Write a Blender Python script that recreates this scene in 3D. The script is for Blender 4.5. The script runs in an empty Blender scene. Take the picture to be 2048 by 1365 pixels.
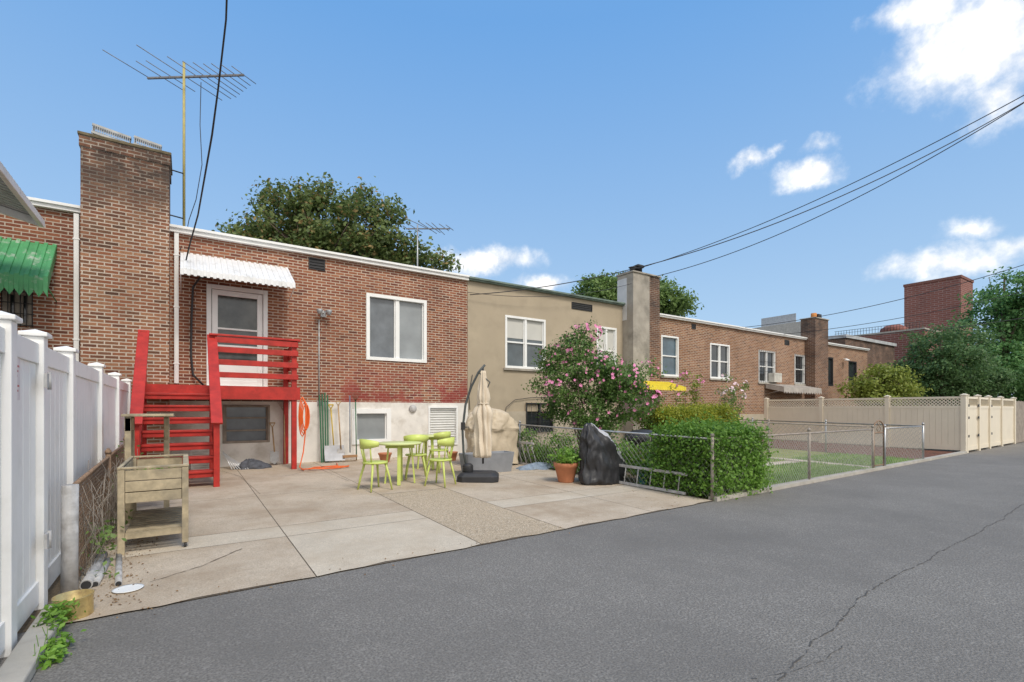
import bpy, math, random
import numpy as np
from mathutils import Vector, Matrix, noise as mnoise
random.seed(7); np.random.seed(7)
R=math.radians; PI=math.pi
scene=bpy.context.scene
col=scene.collection
# ---------------------------------------------------------------- camera model
CF,SF=0.554,0.8325; H=1.4; FP=982.0; YH=820.0
def P(px,py,d):
    r=(px-1024)/FP
    return Vector((d*(CF+SF*r), d*(SF-CF*r), H-(py-YH)/FP*d))
def W(px,py,Y=12.5):
    r=(px-1024)/FP
    return P(px,py,Y/(SF-CF*r))
def G(px,py): return P(px,py,FP*H/(py-YH))
K=0.017
def PG(px,py):
    r=(px-1024)/FP
    return P(px,py,(H+4.3*K)/((py-YH)/FP+K*(SF-CF*r)))
def edge(x): return 4.3+0.037*x
def gz(x,y): return max(0.0,K*(y-edge(x)))
# ---------------------------------------------------------------- materials
def nodes(name):
    m=bpy.data.materials.new(name); m.use_nodes=True
    nt=m.node_tree; return m,nt,nt.nodes['Principled BSDF']
def mixrgb(nt,a,b,f,mode='MIX'):
    n=nt.nodes.new('ShaderNodeMix'); n.data_type='RGBA'; n.blend_type=mode
    for s,v in ((0,f),(6,a),(7,b)):
        if isinstance(v,bpy.types.NodeSocket): nt.links.new(v,n.inputs[s])
        elif s==0: n.inputs[0].default_value=v
        else: n.inputs[s].default_value=(*v,1) if len(v)==3 else v
    return n.outputs[2]
def mth(nt,op,a,b=None):
    n=nt.nodes.new('ShaderNodeMath');n.operation=op
    for i,v in enumerate((a,b)):
        if v is None:continue
        if isinstance(v,(int,float)):n.inputs[i].default_value=v
        else:nt.links.new(v,n.inputs[i])
    return n.outputs[0]
def noise(nt,scale,detail=4,vec=None,rough=.55):
    n=nt.nodes.new('ShaderNodeTexNoise'); n.inputs['Scale'].default_value=scale; n.inputs['Detail'].default_value=detail; n.inputs['Roughness'].default_value=rough
    if vec is None:
        tc=nt.nodes.new('ShaderNodeTexCoord'); vec=tc.outputs['Object']
    nt.links.new(vec,n.inputs['Vector']); return n.outputs['Fac']
def ramp(nt,f,a,b):
    n=nt.nodes.new('ShaderNodeMapRange'); n.inputs[1].default_value=a; n.inputs[2].default_value=b
    nt.links.new(f,n.inputs[0]); return n.outputs[0]
def bump(nt,b,h,strength=.3,dist=.01):
    n=nt.nodes.new('ShaderNodeBump'); n.inputs['Strength'].default_value=strength; n.inputs['Distance'].default_value=dist
    nt.links.new(h,n.inputs['Height']); nt.links.new(n.outputs[0],b.inputs['Normal'])
def M(name,c,rough=.7,var=.18,scale=5,bmp=0,bs=50,metal=0,spec=.4,dirt=None,dscale=1.5,dlo=.5,dhi=.75):
    m,nt,b=nodes(name)
    f=ramp(nt,noise(nt,scale,6),.3,.7)
    o=mixrgb(nt,tuple(x*(1-var) for x in c),tuple(min(1,x*(1+var)) for x in c),f)
    if dirt:
        g=ramp(nt,noise(nt,dscale,8,rough=.65),dlo,dhi)
        o=mixrgb(nt,o,dirt,g)
    nt.links.new(o,b.inputs['Base Color'])
    b.inputs['Roughness'].default_value=rough; b.inputs['Metallic'].default_value=metal
    b.inputs['Specular IOR Level'].default_value=spec
    if bmp: bump(nt,b,noise(nt,bs,4),bmp,.01)
    return m
def brick(name,cols,mortar,soot=None,rx=.215,ry=.0677,ms=.009,paint=None,sootz=(4.2,6.3),gain=1.0):
    m,nt,b=nodes(name)
    g=nt.nodes.new('ShaderNodeNewGeometry')
    sp=nt.nodes.new('ShaderNodeSeparateXYZ'); nt.links.new(g.outputs['Position'],sp.inputs[0])
    U=mth(nt,'ADD',sp.outputs[0],sp.outputs[1]); Z=sp.outputs[2]
    cb=nt.nodes.new('ShaderNodeCombineXYZ'); nt.links.new(U,cb.inputs[0]); nt.links.new(Z,cb.inputs[1])
    wob=nt.nodes.new('ShaderNodeTexNoise'); wob.inputs['Scale'].default_value=14; nt.links.new(cb.outputs[0],wob.inputs['Vector'])
    vs=nt.nodes.new('ShaderNodeVectorMath'); vs.operation='MULTIPLY_ADD'; nt.links.new(wob.outputs['Color'],vs.inputs[0]); vs.inputs[1].default_value=(.008,.008,0); nt.links.new(cb.outputs[0],vs.inputs[2])
    t=nt.nodes.new('ShaderNodeTexBrick'); nt.links.new(vs.outputs[0],t.inputs['Vector'])
    t.inputs['Scale'].default_value=1; t.inputs['Mortar Size'].default_value=ms; t.inputs['Mortar Smooth'].default_value=.2
    t.inputs['Brick Width'].default_value=rx; t.inputs['Row Height'].default_value=ry
    s2=nt.nodes.new('ShaderNodeSeparateXYZ'); nt.links.new(vs.outputs[0],s2.inputs[0])
    row=mth(nt,'FLOOR',mth(nt,'DIVIDE',s2.outputs[1],ry))
    even=mth(nt,'SUBTRACT',1.0,mth(nt,'FLOORED_MODULO',row,2.0))
    bn=mth(nt,'FLOOR',mth(nt,'ADD',mth(nt,'DIVIDE',s2.outputs[0],rx),mth(nt,'MULTIPLY',even,.5)))
    idv=nt.nodes.new('ShaderNodeCombineXYZ'); nt.links.new(bn,idv.inputs[0]); nt.links.new(row,idv.inputs[1])
    wn=nt.nodes.new('ShaderNodeTexWhiteNoise'); wn.noise_dimensions='2D'; nt.links.new(idv.outputs[0],wn.inputs['Vector'])
    cr=nt.nodes.new('ShaderNodeValToRGB'); nt.links.new(wn.outputs['Value'],cr.inputs[0])
    el=cr.color_ramp.elements
    el[0].position=0; el[0].color=(*[x*gain for x in cols[0]],1); el[1].position=1; el[1].color=(*[x*gain for x in cols[-1]],1)
    for i,c in enumerate(cols[1:-1]):
        e_=el.new((i+1)/(len(cols)-1)); e_.color=(*[x*gain for x in c],1)
    o=cr.outputs[0]
    n1=ramp(nt,noise(nt,22,3,cb.outputs[0]),.3,.7)
    o=mixrgb(nt,mixrgb(nt,o,(.76,.74,.74),1,'MULTIPLY'),o,n1)
    n2=ramp(nt,noise(nt,.7,6,cb.outputs[0]),.3,.75)
    mo=mixrgb(nt,mortar,tuple(x*.68 for x in mortar),ramp(nt,noise(nt,1.3,5,cb.outputs[0]),.4,.7))
    o=mixrgb(nt,o,mo,t.outputs['Fac'])
    if paint:
        n3=ramp(nt,noise(nt,1.9,6,cb.outputs[0],.7),.46,.56)
        zz=mth(nt,'MULTIPLY',n3,ramp(nt,Z,2.6,1.9))
        zz=mth(nt,'MULTIPLY',zz,ramp(nt,sp.outputs[0],2.6,3.4))
        o=mixrgb(nt,o,paint,mth(nt,'MULTIPLY',zz,.7))
    o=mixrgb(nt,mixrgb(nt,o,(.80,.77,.75),1,'MULTIPLY'),o,n2)
    if soot:
        z=ramp(nt,Z,sootz[0],sootz[1])
        n4=ramp(nt,noise(nt,1.3,7,cb.outputs[0],.7),.28,.56)
        o=mixrgb(nt,o,soot,mth(nt,'MULTIPLY',mth(nt,'MULTIPLY',z,n4),.9))
    nt.links.new(o,b.inputs['Base Color']); b.inputs['Roughness'].default_value=.9; b.inputs['Specular IOR Level'].default_value=.2
    bump(nt,b,mth(nt,'SUBTRACT',1.0,t.outputs['Fac']),.5,.008)
    return m
def leafmat(name,a,bc,c=None,trans=.4):
    m,nt,b=nodes(name)
    g=nt.nodes.new('ShaderNodeNewGeometry')
    o=mixrgb(nt,a,bc,g.outputs['Random Per Island'])
    f=ramp(nt,noise(nt,.9,3),.35,.68)
    o=mixrgb(nt,mixrgb(nt,o,(.68,.72,.66),1,'MULTIPLY'),o,f)
    if c:
        o=mixrgb(nt,o,c,mth(nt,'GREATER_THAN',g.outputs['Random Per Island'],.9))
    nt.links.new(o,b.inputs['Base Color']); b.inputs['Roughness'].default_value=.5; b.inputs['Specular IOR Level'].default_value=.35
    tr=nt.nodes.new('ShaderNodeBsdfTranslucent'); nt.links.new(o,tr.inputs[0])
    mx=nt.nodes.new('ShaderNodeMixShader'); mx.inputs[0].default_value=trans
    nt.links.new(b.outputs[0],mx.inputs[1]); nt.links.new(tr.outputs[0],mx.inputs[2])
    nt.links.new(mx.outputs[0],nt.nodes['Material Output'].inputs[0])
    return m
def speckle(name,c,amp=.5,scale=140,rough=.9,big=.25,bigscale=.6,bmp=.4,dirt=None,dlo=.52,dhi=.7,dscale=.9,dk=.6,light=None,lk=.7):
    m,nt,b=nodes(name)
    f=ramp(nt,noise(nt,scale,3),.32,.68)
    o=mixrgb(nt,tuple(x*(1-amp) for x in c),tuple(x*(1+amp) for x in c),f)
    g=ramp(nt,noise(nt,bigscale,7,rough=.6),.3,.7)
    o=mixrgb(nt,mixrgb(nt,o,(1-big,1-big,1-big),1,'MULTIPLY'),o,g)
    g2=ramp(nt,noise(nt,bigscale*9,5,rough=.6),.3,.7)
    o=mixrgb(nt,mixrgb(nt,o,(1-big*.5,1-big*.5,1-big*.5),1,'MULTIPLY'),o,g2)
    if light:
        vo=nt.nodes.new('ShaderNodeTexVoronoi'); vo.inputs['Scale'].default_value=scale*.9
        tc=nt.nodes.new('ShaderNodeTexCoord'); nt.links.new(tc.outputs['Object'],vo.inputs['Vector'])
        sx=nt.nodes.new('ShaderNodeSeparateXYZ'); nt.links.new(vo.outputs['Color'],sx.inputs[0])
        o=mixrgb(nt,o,light,mth(nt,'MULTIPLY',mth(nt,'GREATER_THAN',sx.outputs[0],.86),lk))
    if dirt:
        q=ramp(nt,noise(nt,dscale,9,rough=.7),dlo,dhi)
        o=mixrgb(nt,o,dirt,mth(nt,'MULTIPLY',q,dk))
    nt.links.new(o,b.inputs['Base Color']); b.inputs['Roughness'].default_value=rough; b.inputs['Specular IOR Level'].default_value=.25
    bump(nt,b,f,bmp,.006)
    return m
def glass(name,c,rough=.06,var=.3,scale=2.5):
    m=M(name,c,rough,var,scale,spec=.8); return m
redset=[(.15,.062,.045),(.36,.145,.078),(.27,.098,.058),(.41,.18,.10),(.21,.08,.055),(.34,.125,.07)]
brnset=[(.17,.085,.055),(.38,.20,.10),(.30,.14,.075),(.41,.22,.12),(.24,.115,.065),(.34,.16,.085)]
brickA=brick('brick_red',redset,(.62,.52,.42),paint=(.30,.045,.045))
brickC=brick('brick_chimney',[(.12,.065,.045),(.40,.20,.11),(.29,.115,.065),(.44,.23,.13),(.18,.085,.055),(.36,.15,.08)],(.62,.54,.45),soot=(.055,.045,.04),ms=.011,sootz=(4.4,6.1))
brickB=brick('brick_brown',brnset,(.58,.50,.41))
brickD=brick('brick_dark',[(.10,.05,.04),(.28,.14,.08),(.20,.09,.055),(.32,.16,.09),(.15,.07,.05)],(.48,.41,.34),soot=(.06,.05,.045),sootz=(3,6.2))
brickF=brick('brick_far',[(.25,.105,.09),(.31,.13,.105),(.28,.11,.09)],(.38,.27,.24),rx=.5,ry=.16,ms=.02)
brickE=brick('brick_left',redset,(.56,.48,.40),gain=.95,ms=.010)
stucco=M('stucco_tan',(.42,.35,.255),.95,.10,2.2,.35,90,dirt=(.31,.255,.185),dscale=1.1,dlo=.5,dhi=.85)
stuccoG=M('stucco_grey',(.37,.335,.285),.95,.2,2.5,.3,70,dirt=(.18,.165,.14))
patchW=M('pale_patch',(.6,.6,.6),.9,.1,3)
found=M('foundation_white',(.74,.71,.66),.95,.10,3,.3,60,dirt=(.42,.37,.30),dscale=1.8,dlo=.52,dhi=.82)
foundT=M('foundation_tan',(.45,.39,.30),.95,.12,3,.3,60,dirt=(.28,.24,.19))
white=M('white_paint',(.82,.82,.80),.5,.05,4)
vinyl=M('white_vinyl',(.84,.83,.81),.42,.04,2,dirt=(.66,.65,.61),dscale=1.8,dlo=.52,dhi=.85)
beige=M('beige_vinyl',(.74,.66,.52),.5,.04,2)
red=M('red_paint',(.42,.028,.020),.5,.2,7,.15,50,dirt=(.28,.022,.016),dscale=4)
lime=M('lime_plastic',(.54,.62,.16),.4,.06,4)
limeT=M('lime_tabletop',(.62,.68,.30),.35,.05,4)
copeG=M('coping_green',(.15,.20,.17),.7,.3,4)
dark=M('dark_iron',(.03,.03,.032),.5,.2,8)
black=M('black_plastic',(.035,.035,.038),.55,.15,9)
roofm=M('roof_tar',(.12,.12,.12),.95,.2,2)
steel=M('galvanised',(.42,.43,.44),.42,.12,12,metal=.6,dirt=(.30,.27,.24),dscale=8)
wirem=M('wire_grey',(.33,.32,.30),.6,.15,12,metal=.3)
railm=M('rail_brownish',(.32,.28,.24),.7,.25,9,metal=.2)
rusty=M('rusty_wire',(.26,.17,.11),.8,.35,18,metal=.1)
alum=M('aluminium',(.62,.63,.64),.35,.08,6,metal=.5)
guardm=M('guard_metal',(.36,.36,.35),.5,.2,6,metal=.3)
greyst=M('grey_post',(.44,.43,.42),.6,.25,9,.2,60,dirt=(.22,.2,.18),dscale=6)
wood=M('weathered_wood',(.46,.38,.25),.85,.3,9,.25,40,dirt=(.21,.185,.14),dscale=3.5,dlo=.42,dhi=.75)
woodD=M('grey_wood',(.28,.24,.20),.9,.25,6,.2,40)
shaft=M('wooden_shaft',(.42,.27,.13),.6,.2,8)
terra=M('terracotta',(.50,.20,.10),.7,.12,6)
tan=M('tan_fabric',(.66,.57,.45),.9,.06,5,.3,25,dirt=(.55,.46,.35),dscale=2.5)
tanD=M('tan_cover',(.55,.46,.34),.9,.08,5,.4,18,dirt=(.40,.33,.24),dscale=3)
tarpB=M('black_tarp',(.03,.03,.033),.38,.2,5,.5,9)
tarpS=M('silver_tarp',(.44,.44,.46),.4,.12,5,.4,9,dirt=(.30,.30,.32),dscale=4)
orange=M('orange_hose',(.75,.13,.025),.4,.08,6)
greenp=M('green_metal',(.03,.13,.06),.5,.2,7)
greenA=M('green_awning',(.07,.28,.11),.5,.15,5,dirt=(.46,.48,.42),dscale=4.5,dlo=.53,dhi=.7)
yellowA=M('yellow_awning',(.76,.60,.04),.5,.1,5)
greyA=M('ribbed_grey',(.46,.47,.48),.5,.15,4,dirt=(.3,.29,.28),dscale=3)
awnW=M('white_awning',(.76,.76,.76),.4,.06,3,dirt=(.5,.5,.48),dscale=3)
conc=M('kerb_concrete',(.42,.39,.34),.95,.15,6,.4,60,dirt=(.26,.24,.2))
asphalt=speckle('asphalt',(.218,.204,.186),.42,75,.9,.13,.3,.6,dirt=(.145,.136,.126),dlo=.42,dhi=.70,dk=.8,dscale=.45,light=(.36,.34,.31),lk=.35)
slabA=speckle('concrete_slab',(.57,.475,.365),.2,80,.9,.2,.9,.3,dirt=(.33,.245,.165),dlo=.44,dhi=.68,dk=.85,dscale=.8)
slabB=speckle('concrete_slab_pale',(.61,.53,.42),.16,90,.9,.16,1.2,.25,dirt=(.42,.335,.24),dlo=.46,dhi=.72,dk=.8)
slabC=speckle('pebble_aggregate',(.50,.40,.285),.45,75,.9,.12,.8,.9,light=(.64,.55,.42),lk=.6)
joint=M('joint_dark',(.15,.12,.09),.95,.2,10)
crackm=M('crack_dark',(.085,.08,.075),.95,.2,10)
soil=speckle('soil',(.17,.13,.085),.4,60,.95,.3,1)
mulch=speckle('red_mulch',(.20,.075,.05),.7,22,.95,.3,1.5,1,dirt=(.10,.07,.05),dlo=.4,dhi=.6,dscale=6)
lawnm=speckle('lawn_green',(.26,.33,.08),.35,60,.95,.3,1.0,.8,dirt=(.38,.33,.15),dlo=.42,dhi=.7,dk=.65)
groundm=M('far_ground',(.13,.13,.10),.95,.2,.2)
gl_dark=glass('glass_dark',(.03,.035,.04))
gl_mid=glass('glass_mid',(.13,.145,.16),.15,.25,3)
gl_lite=glass('glass_screened',(.26,.28,.29),.3,.15,2)
gl_blue=glass('glass_blue',(.07,.09,.10))
blind=M('window_blind',(.55,.54,.5),.8,.05,3)
clay=M('clay_flue',(.55,.22,.06),.8,.1,5)
gold=M('tin_gold',(.62,.47,.20),.35,.15,12,metal=.6,dirt=(.32,.2,.1),dscale=14)
pinkm=M('pink_petal',(.74,.26,.46),.6,.2,20)
whitep=M('white_petal',(.8,.62,.68),.6,.1,20)
bark=M('bark',(.15,.115,.085),.95,.3,6,.5,30)
lf_maple=leafmat('leaf_maple',(.10,.15,.045),(.28,.34,.11),(.38,.27,.11))
lf_mid=leafmat('leaf_mid',(.14,.23,.06),(.30,.42,.13))
lf_dark=leafmat('leaf_evergreen',(.09,.18,.07),(.20,.33,.12))
lf_pine=leafmat('leaf_blue_green',(.10,.25,.08),(.24,.43,.15))
lf_lime=leafmat('leaf_yellow_green',(.24,.31,.05),(.44,.48,.11))
lf_gold=leafmat('leaf_golden_hedge',(.20,.28,.03),(.62,.58,.07))
lf_hedge=leafmat('leaf_hedge',(.11,.24,.03),(.27,.46,.08))
lf_bright=leafmat('leaf_bright',(.17,.34,.04),(.32,.54,.10))
lf_rose=leafmat('leaf_shrub',(.10,.19,.05),(.23,.37,.10))
lf_dry=leafmat('leaf_dry',(.20,.10,.04),(.34,.20,.08),trans=.1)
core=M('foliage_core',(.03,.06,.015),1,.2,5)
# ---------------------------------------------------------------- mesh builder
OFF={}
class MB:
    def __init__(s): s.v=[];s.f=[];s.s=[];s.m=[]
    def add(s,v,f,sm=False,mi=0):
        n=len(s.v); s.v+= [tuple(x) for x in v]
        for q in f: s.f.append([i+n for i in q]); s.s.append(sm); s.m.append(mi)
        return s
    def box(s,x0,y0,z0,x1,y1,z1,mi=0):
        if x0>x1:x0,x1=x1,x0
        if y0>y1:y0,y1=y1,y0
        if z0>z1:z0,z1=z1,z0
        return s.add([(x0,y0,z0),(x1,y0,z0),(x1,y1,z0),(x0,y1,z0),(x0,y0,z1),(x1,y0,z1),(x1,y1,z1),(x0,y1,z1)],
          [(0,3,2,1),(4,5,6,7),(0,1,5,4),(1,2,6,5),(2,3,7,6),(3,0,4,7)],False,mi)
    def beam(s,p0,p1,w,h,up=(0,0,1),mi=0):
        p0=Vector(p0);p1=Vector(p1);d=(p1-p0).normalized();u=Vector(up)
        if abs(d.dot(u))>.98:u=Vector((0,1,0))
        sd=d.cross(u).normalized()*w/2; u2=sd.normalized().cross(d).normalized()*h/2
        v=[]
        for p in(p0,p1):
            v+=[p-sd-u2,p+sd-u2,p+sd+u2,p-sd+u2]
        return s.add(v,[(0,1,2,3),(7,6,5,4),(0,4,5,1),(1,5,6,2),(2,6,7,3),(3,7,4,0)],False,mi)
    def quad(s,*p,mi=0): return s.add(p,[tuple(range(len(p)))],False,mi)
    def tube(s,pts,r,seg=8,mi=0,sm=True):
        pts=[Vector(p) for p in pts]; n=len(pts)
        rs=r if isinstance(r,(list,tuple)) else [r]*n
        v=[];f=[];prev=None
        for i,p in enumerate(pts):
            a=pts[max(i-1,0)];b=pts[min(i+1,n-1)];t=(b-a).normalized()
            if prev is None:
                u=t.orthogonal().normalized()
            else:
                u=(prev-t*prev.dot(t)); u=u.normalized() if u.length>1e-6 else t.orthogonal().normalized()
            prev=u;w=t.cross(u)
            for k in range(seg):
                an=2*PI*k/seg; v.append(p+(u*math.cos(an)+w*math.sin(an))*rs[i])
        for i in range(n-1):
            for k in range(seg):
                k2=(k+1)%seg; f.append((i*seg+k,i*seg+k2,(i+1)*seg+k2,(i+1)*seg+k))
        s.add(v,f,sm,mi)
        m=len(s.v)-len(v)
        s.f.append([m+k for k in range(seg)][::-1]); s.s.append(False); s.m.append(mi)
        s.f.append([m+(n-1)*seg+k for k in range(seg)]); s.s.append(False); s.m.append(mi)
        return s
    def lathe(s,prof,c=(0,0,0),seg=24,mi=0,mod=None,sm=True):
        v=[];f=[]
        for (r,z) in prof:
            for k in range(seg):
                a=2*PI*k/seg; rr=r*(mod(a,z) if mod else 1)
                v.append((c[0]+rr*math.cos(a),c[1]+rr*math.sin(a),c[2]+z))
        for i in range(len(prof)-1):
            for k in range(seg):
                k2=(k+1)%seg; f.append((i*seg+k,i*seg+k2,(i+1)*seg+k2,(i+1)*seg+k))
        f.append(tuple(range(seg))[::-1]); f.append(tuple((len(prof)-1)*seg+k for k in range(seg)))
        return s.add(v,f,sm,mi)
    def build(s,name,mat,parent=None,bev=0,loc=None):
        off=OFF.get(parent.name,Vector((0,0,0))) if parent is not None else (Vector(loc) if loc is not None else Vector((0,0,0)))
        me=bpy.data.meshes.new(name)
        me.from_pydata([(x-off[0],y-off[1],z-off[2]) for x,y,z in s.v],[],s.f)
        for mm in (mat if isinstance(mat,list) else [mat]): me.materials.append(mm)
        me.polygons.foreach_set('use_smooth',s.s); me.polygons.foreach_set('material_index',s.m)
        me.update()
        o=bpy.data.objects.new(name,me); col.objects.link(o)
        if parent is not None: o.parent=parent
        elif loc is not None: o.location=loc
        OFF[o.name]=off
        if bev:
            b=o.modifiers.new('bev','BEVEL'); b.width=bev; b.segments=2; b.limit_method='ANGLE'
        return o
def tag(o,label,cat,group=None):
    o['label']=label;o['category']=cat
    if group:o['group']=group
    return o
def thing(name,label,cat,loc=(0,0,0),group=None):
    o=bpy.data.objects.new(name,None); col.objects.link(o); o.location=loc; o.empty_display_size=.2
    OFF[o.name]=Vector(loc); return tag(o,label,cat,group)
def struct(o): o['kind']='structure'; return o
def stuff(o,label,cat): o['kind']='stuff'; return tag(o,label,cat)
def dup(root,loc,rz,label=None):
    r=root.copy(); col.objects.link(r); r.location=loc; r.rotation_euler=(0,0,rz)
    if label:r['label']=label
    for ch in list(root.children):
        c=ch.copy(); col.objects.link(c); c.parent=r
        for g in ch.children:
            d=g.copy(); col.objects.link(d); d.parent=c
    return r
# ---------------------------------------------------------------- ground
mb=MB(); mb.quad((-400,-400,-.05),(500,-400,-.05),(500,500,-.05),(-400,500,-.05)); struct(mb.build('ground',groundm))
mb=MB(); mb.quad((-60,-14,0),(140,-14,0),(140,edge(140),0),(-60,edge(-60),0)); road=struct(mb.build('road',asphalt))
def slab(x0,x1,f0,y1,dz,mat,name,y0=None):
    m=MB(); n=6
    for i in range(n):
        a=x0+(x1-x0)*i/n; b=x0+(x1-x0)*(i+1)/n
        ya=edge(a) if y0 is None else y0; yb=edge(b) if y0 is None else y0
        m.quad((a,ya,gz(a,ya)+dz),(b,yb,gz(b,yb)+dz),(b,y1,gz(b,y1)+dz),(a,y1,gz(a,y1)+dz))
    return struct(m.build(name,mat))
slab(-14,60,0,12.52,.002,soil,'soil')
pm=MB()
pm_x=[-.78,.91,2.55,3.68,5.3,6.72]
pm_y=[None,5.75,6.25,8.4,10.4,12.47]
for i in range(5):
    for j in range(5):
        x0,x1=pm_x[i]+.005,pm_x[i+1]-.005
        y1=pm_y[j+1]-.005
        if i==2 and j<3:
            if j>0: continue
            y1=7.57
        def y0f(x): return edge(x)+.02*math.sin(x*5)+.012*math.sin(x*13) if j==0 else pm_y[j]+.005
        mi=1 if (j==1 or (i==1 and j==0)) else 0
        if i==2 and j==0: mi=2
        if i==2 and j==3:
            pm.quad((x0,7.586,gz(x0,7.586)+.012),(x1,7.586,gz(x1,7.586)+.012),(x1,y1,gz(x1,y1)+.012),(x0,y1,gz(x0,y1)+.012)); continue
        nn=8 if j==0 else 1
        for k in range(nn):
            xa=x0+(x1-x0)*k/nn;xb=x0+(x1-x0)*(k+1)/nn
            pm.quad((xa,y0f(xa),gz(xa,y0f(xa))+.012),(xb,y0f(xb),gz(xb,y0f(xb))+.012),(xb,y1,gz(xb,y1)+.012),(xa,y1,gz(xa,y1)+.012),mi=mi)
struct(pm.build('patio',[slabA,slabB,slabC]))
slab(-.80,6.72,0,12.47,.007,joint,'patio_joint')
def crack(pts,w,name='road_crack',mat=crackm,z=.004,step=.05,jit=.02,skip=0):
    m=MB(); out=[]
    for a,b in zip(pts[:-1],pts[1:]):
        a=Vector(a);b=Vector(b);n=max(2,int((b-a).length/step))
        for i in range(n): out.append(a+(b-a)*i/n)
    dr=0;pp=[]
    for p in out:
        dr=dr*.93+random.uniform(-jit,jit); pp.append((p.x+random.uniform(-jit,jit)*.3,p.y+dr))
    for i,((xa,ya),(xb,yb)) in enumerate(zip(pp[:-1],pp[1:])):
        d=Vector((xb-xa,yb-ya)); 
        if d.length<1e-5 or random.random()<skip: continue
        n=Vector((-d.y,d.x)).normalized()*w*random.uniform(.3,1.4)/2
        za=z+gz(xa,ya)
        m.quad((xa-n.x,ya-n.y,za),(xb-n.x,yb-n.y,za),(xb+n.x,yb+n.y,za),(xa+n.x,ya+n.y,za))
    return struct(m.build(name,mat))
crack([(1.2,.75),(2.2,1.32),(4.2,1.62),(6.5,1.7),(10.3,1.85),(16,1.9),(30,2.4)],.008,step=.035,jit=.009,skip=.12)
crack([(2.45,1.44),(2.9,1.32),(3.3,1.36)],.004,step=.03,jit=.008,skip=.2)
crack([G(300,1170).xy,G(400,1140).xy,G(490,1102).xy],.012,'patio_crack',joint,.016,.04,.01)
crack([PG(560,955).xy,PG(640,940).xy,PG(700,965).xy],.008,'patio_crack',joint,.016,.04,.02)
crack([PG(400,930).xy,PG(480,955).xy,PG(520,990).xy],.008,'patio_crack',joint,.016,.04,.02)
mb=MB(); mb.box(-.80,1.5,0,-.66,4.55,.07); struct(mb.build('kerb',conc,bev=.012))
mb=MB()
for x0 in np.arange(6.75,20.9,1.18):
    x1=min(x0+1.17,20.9)
    mb.add([(x0,edge(x0)-.05,0),(x1,edge(x1)-.05,0),(x1,edge(x1)+.1,0),(x0,edge(x0)+.1,0),(x0,edge(x0)-.05,.06),(x1,edge(x1)-.05,.06),(x1,edge(x1)+.1,.06),(x0,edge(x0)+.1,.06)],[(4,5,6,7),(0,1,5,4),(3,0,4,7),(1,2,6,5)])
struct(mb.build('kerb',conc))
def sheet(x0,x1,y0,y1,dz,mat,name):
    m=MB(); m.quad((x0,y0,gz(x0,y0)+dz),(x1,y0,gz(x1,y0)+dz),(x1,y1,gz(x1,y1)+dz),(x0,y1,gz(x0,y1)+dz)); return struct(m.build(name,mat))
sheet(8.2,13.3,4.78,9.0,.02,lawnm,'lawn'); sheet(13.8,16.7,4.92,10.0,.02,lawnm,'lawn')
sheet(16.9,20.9,5.1,12.3,.02,mulch,'mulch_bed')
sheet(8.3,13.2,6.4,6.75,.03,slabB,'garden_path'); sheet(13.32,13.75,4.9,12.3,.03,slabB,'garden_path')
def blades(rects,n,hmin,hmax,mat,name,w=.008):
    V=[];F=[]
    for _ in range(n):
        x0,x1,y0,y1=random.choice(rects); x=random.uniform(x0,x1);y=random.uniform(y0,y1);z=gz(x,y)+.02
        h=random.uniform(hmin,hmax);a=random.uniform(0,PI);l=random.uniform(-.5,.5)*h;l2=random.uniform(-.5,.5)*h
        dx,dy=math.cos(a)*w,math.sin(a)*w;k=len(V)
        V+=[(x-dx,y-dy,z),(x+dx,y+dy,z),(x+l,y+l2,z+h)];F.append((k,k+1,k+2))
    m=MB();m.add(V,F);return m.build(name,mat)
stuff(blades([(8.2,13.3,4.78,6.35),(8.2,13.3,6.8,8.6),(8.2,13.3,4.78,5.6),(13.8,16.7,4.92,7)],16000,.03,.08,lf_bright,'grass',.009),'patchy green lawn grass in the fenced back yards','grass')
# ---------------------------------------------------------------- walls with openings
def holed(mb,x0,x1,z0,z1,holes,Y,dep=.14,mi=0):
    xs=sorted({x0,x1}|{h[0] for h in holes}|{h[1] for h in holes}); zs=sorted({z0,z1}|{h[2] for h in holes}|{h[3] for h in holes})
    xs=[x for x in xs if x0<=x<=x1]; zs=[z for z in zs if z0<=z<=z1]
    for i in range(len(xs)-1):
        for j in range(len(zs)-1):
            cx=(xs[i]+xs[i+1])/2;cz=(zs[j]+zs[j+1])/2
            if any(h[0]<cx<h[1] and h[2]<cz<h[3] for h in holes): continue
            mb.quad((xs[i],Y,zs[j]),(xs[i+1],Y,zs[j]),(xs[i+1],Y,zs[j+1]),(xs[i],Y,zs[j+1]),mi=mi)
    for h in holes:
        a,b,c,d=h; y2=Y+dep
        mb.quad((a,Y,c),(a,y2,c),(b,y2,c),(b,Y,c),mi=mi); mb.quad((a,Y,d),(b,Y,d),(b,y2,d),(a,y2,d),mi=mi)
        mb.quad((a,Y,c),(a,Y,d),(a,y2,d),(a,y2,c),mi=mi); mb.quad((b,Y,c),(b,y2,c),(b,y2,d),(b,Y,d),mi=mi)
def rect(pl,pr,yt,yb,Y=12.5):
    a=W(pl,yt,Y);b=W(pl,yb,Y);c=W(pr,yt,Y); return (a.x,c.x,b.z,a.z)
def ring(mb,x0,x1,z0,z1,w,y0,y1):
    mb.box(x0,y0,z0,x0+w,y1,z1);mb.box(x1-w,y0,z0,x1,y1,z1);mb.box(x0+w,y0,z0,x1-w,y1,z0+w);mb.box(x0+w,y0,z1-w,x1-w,y1,z1)
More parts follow.
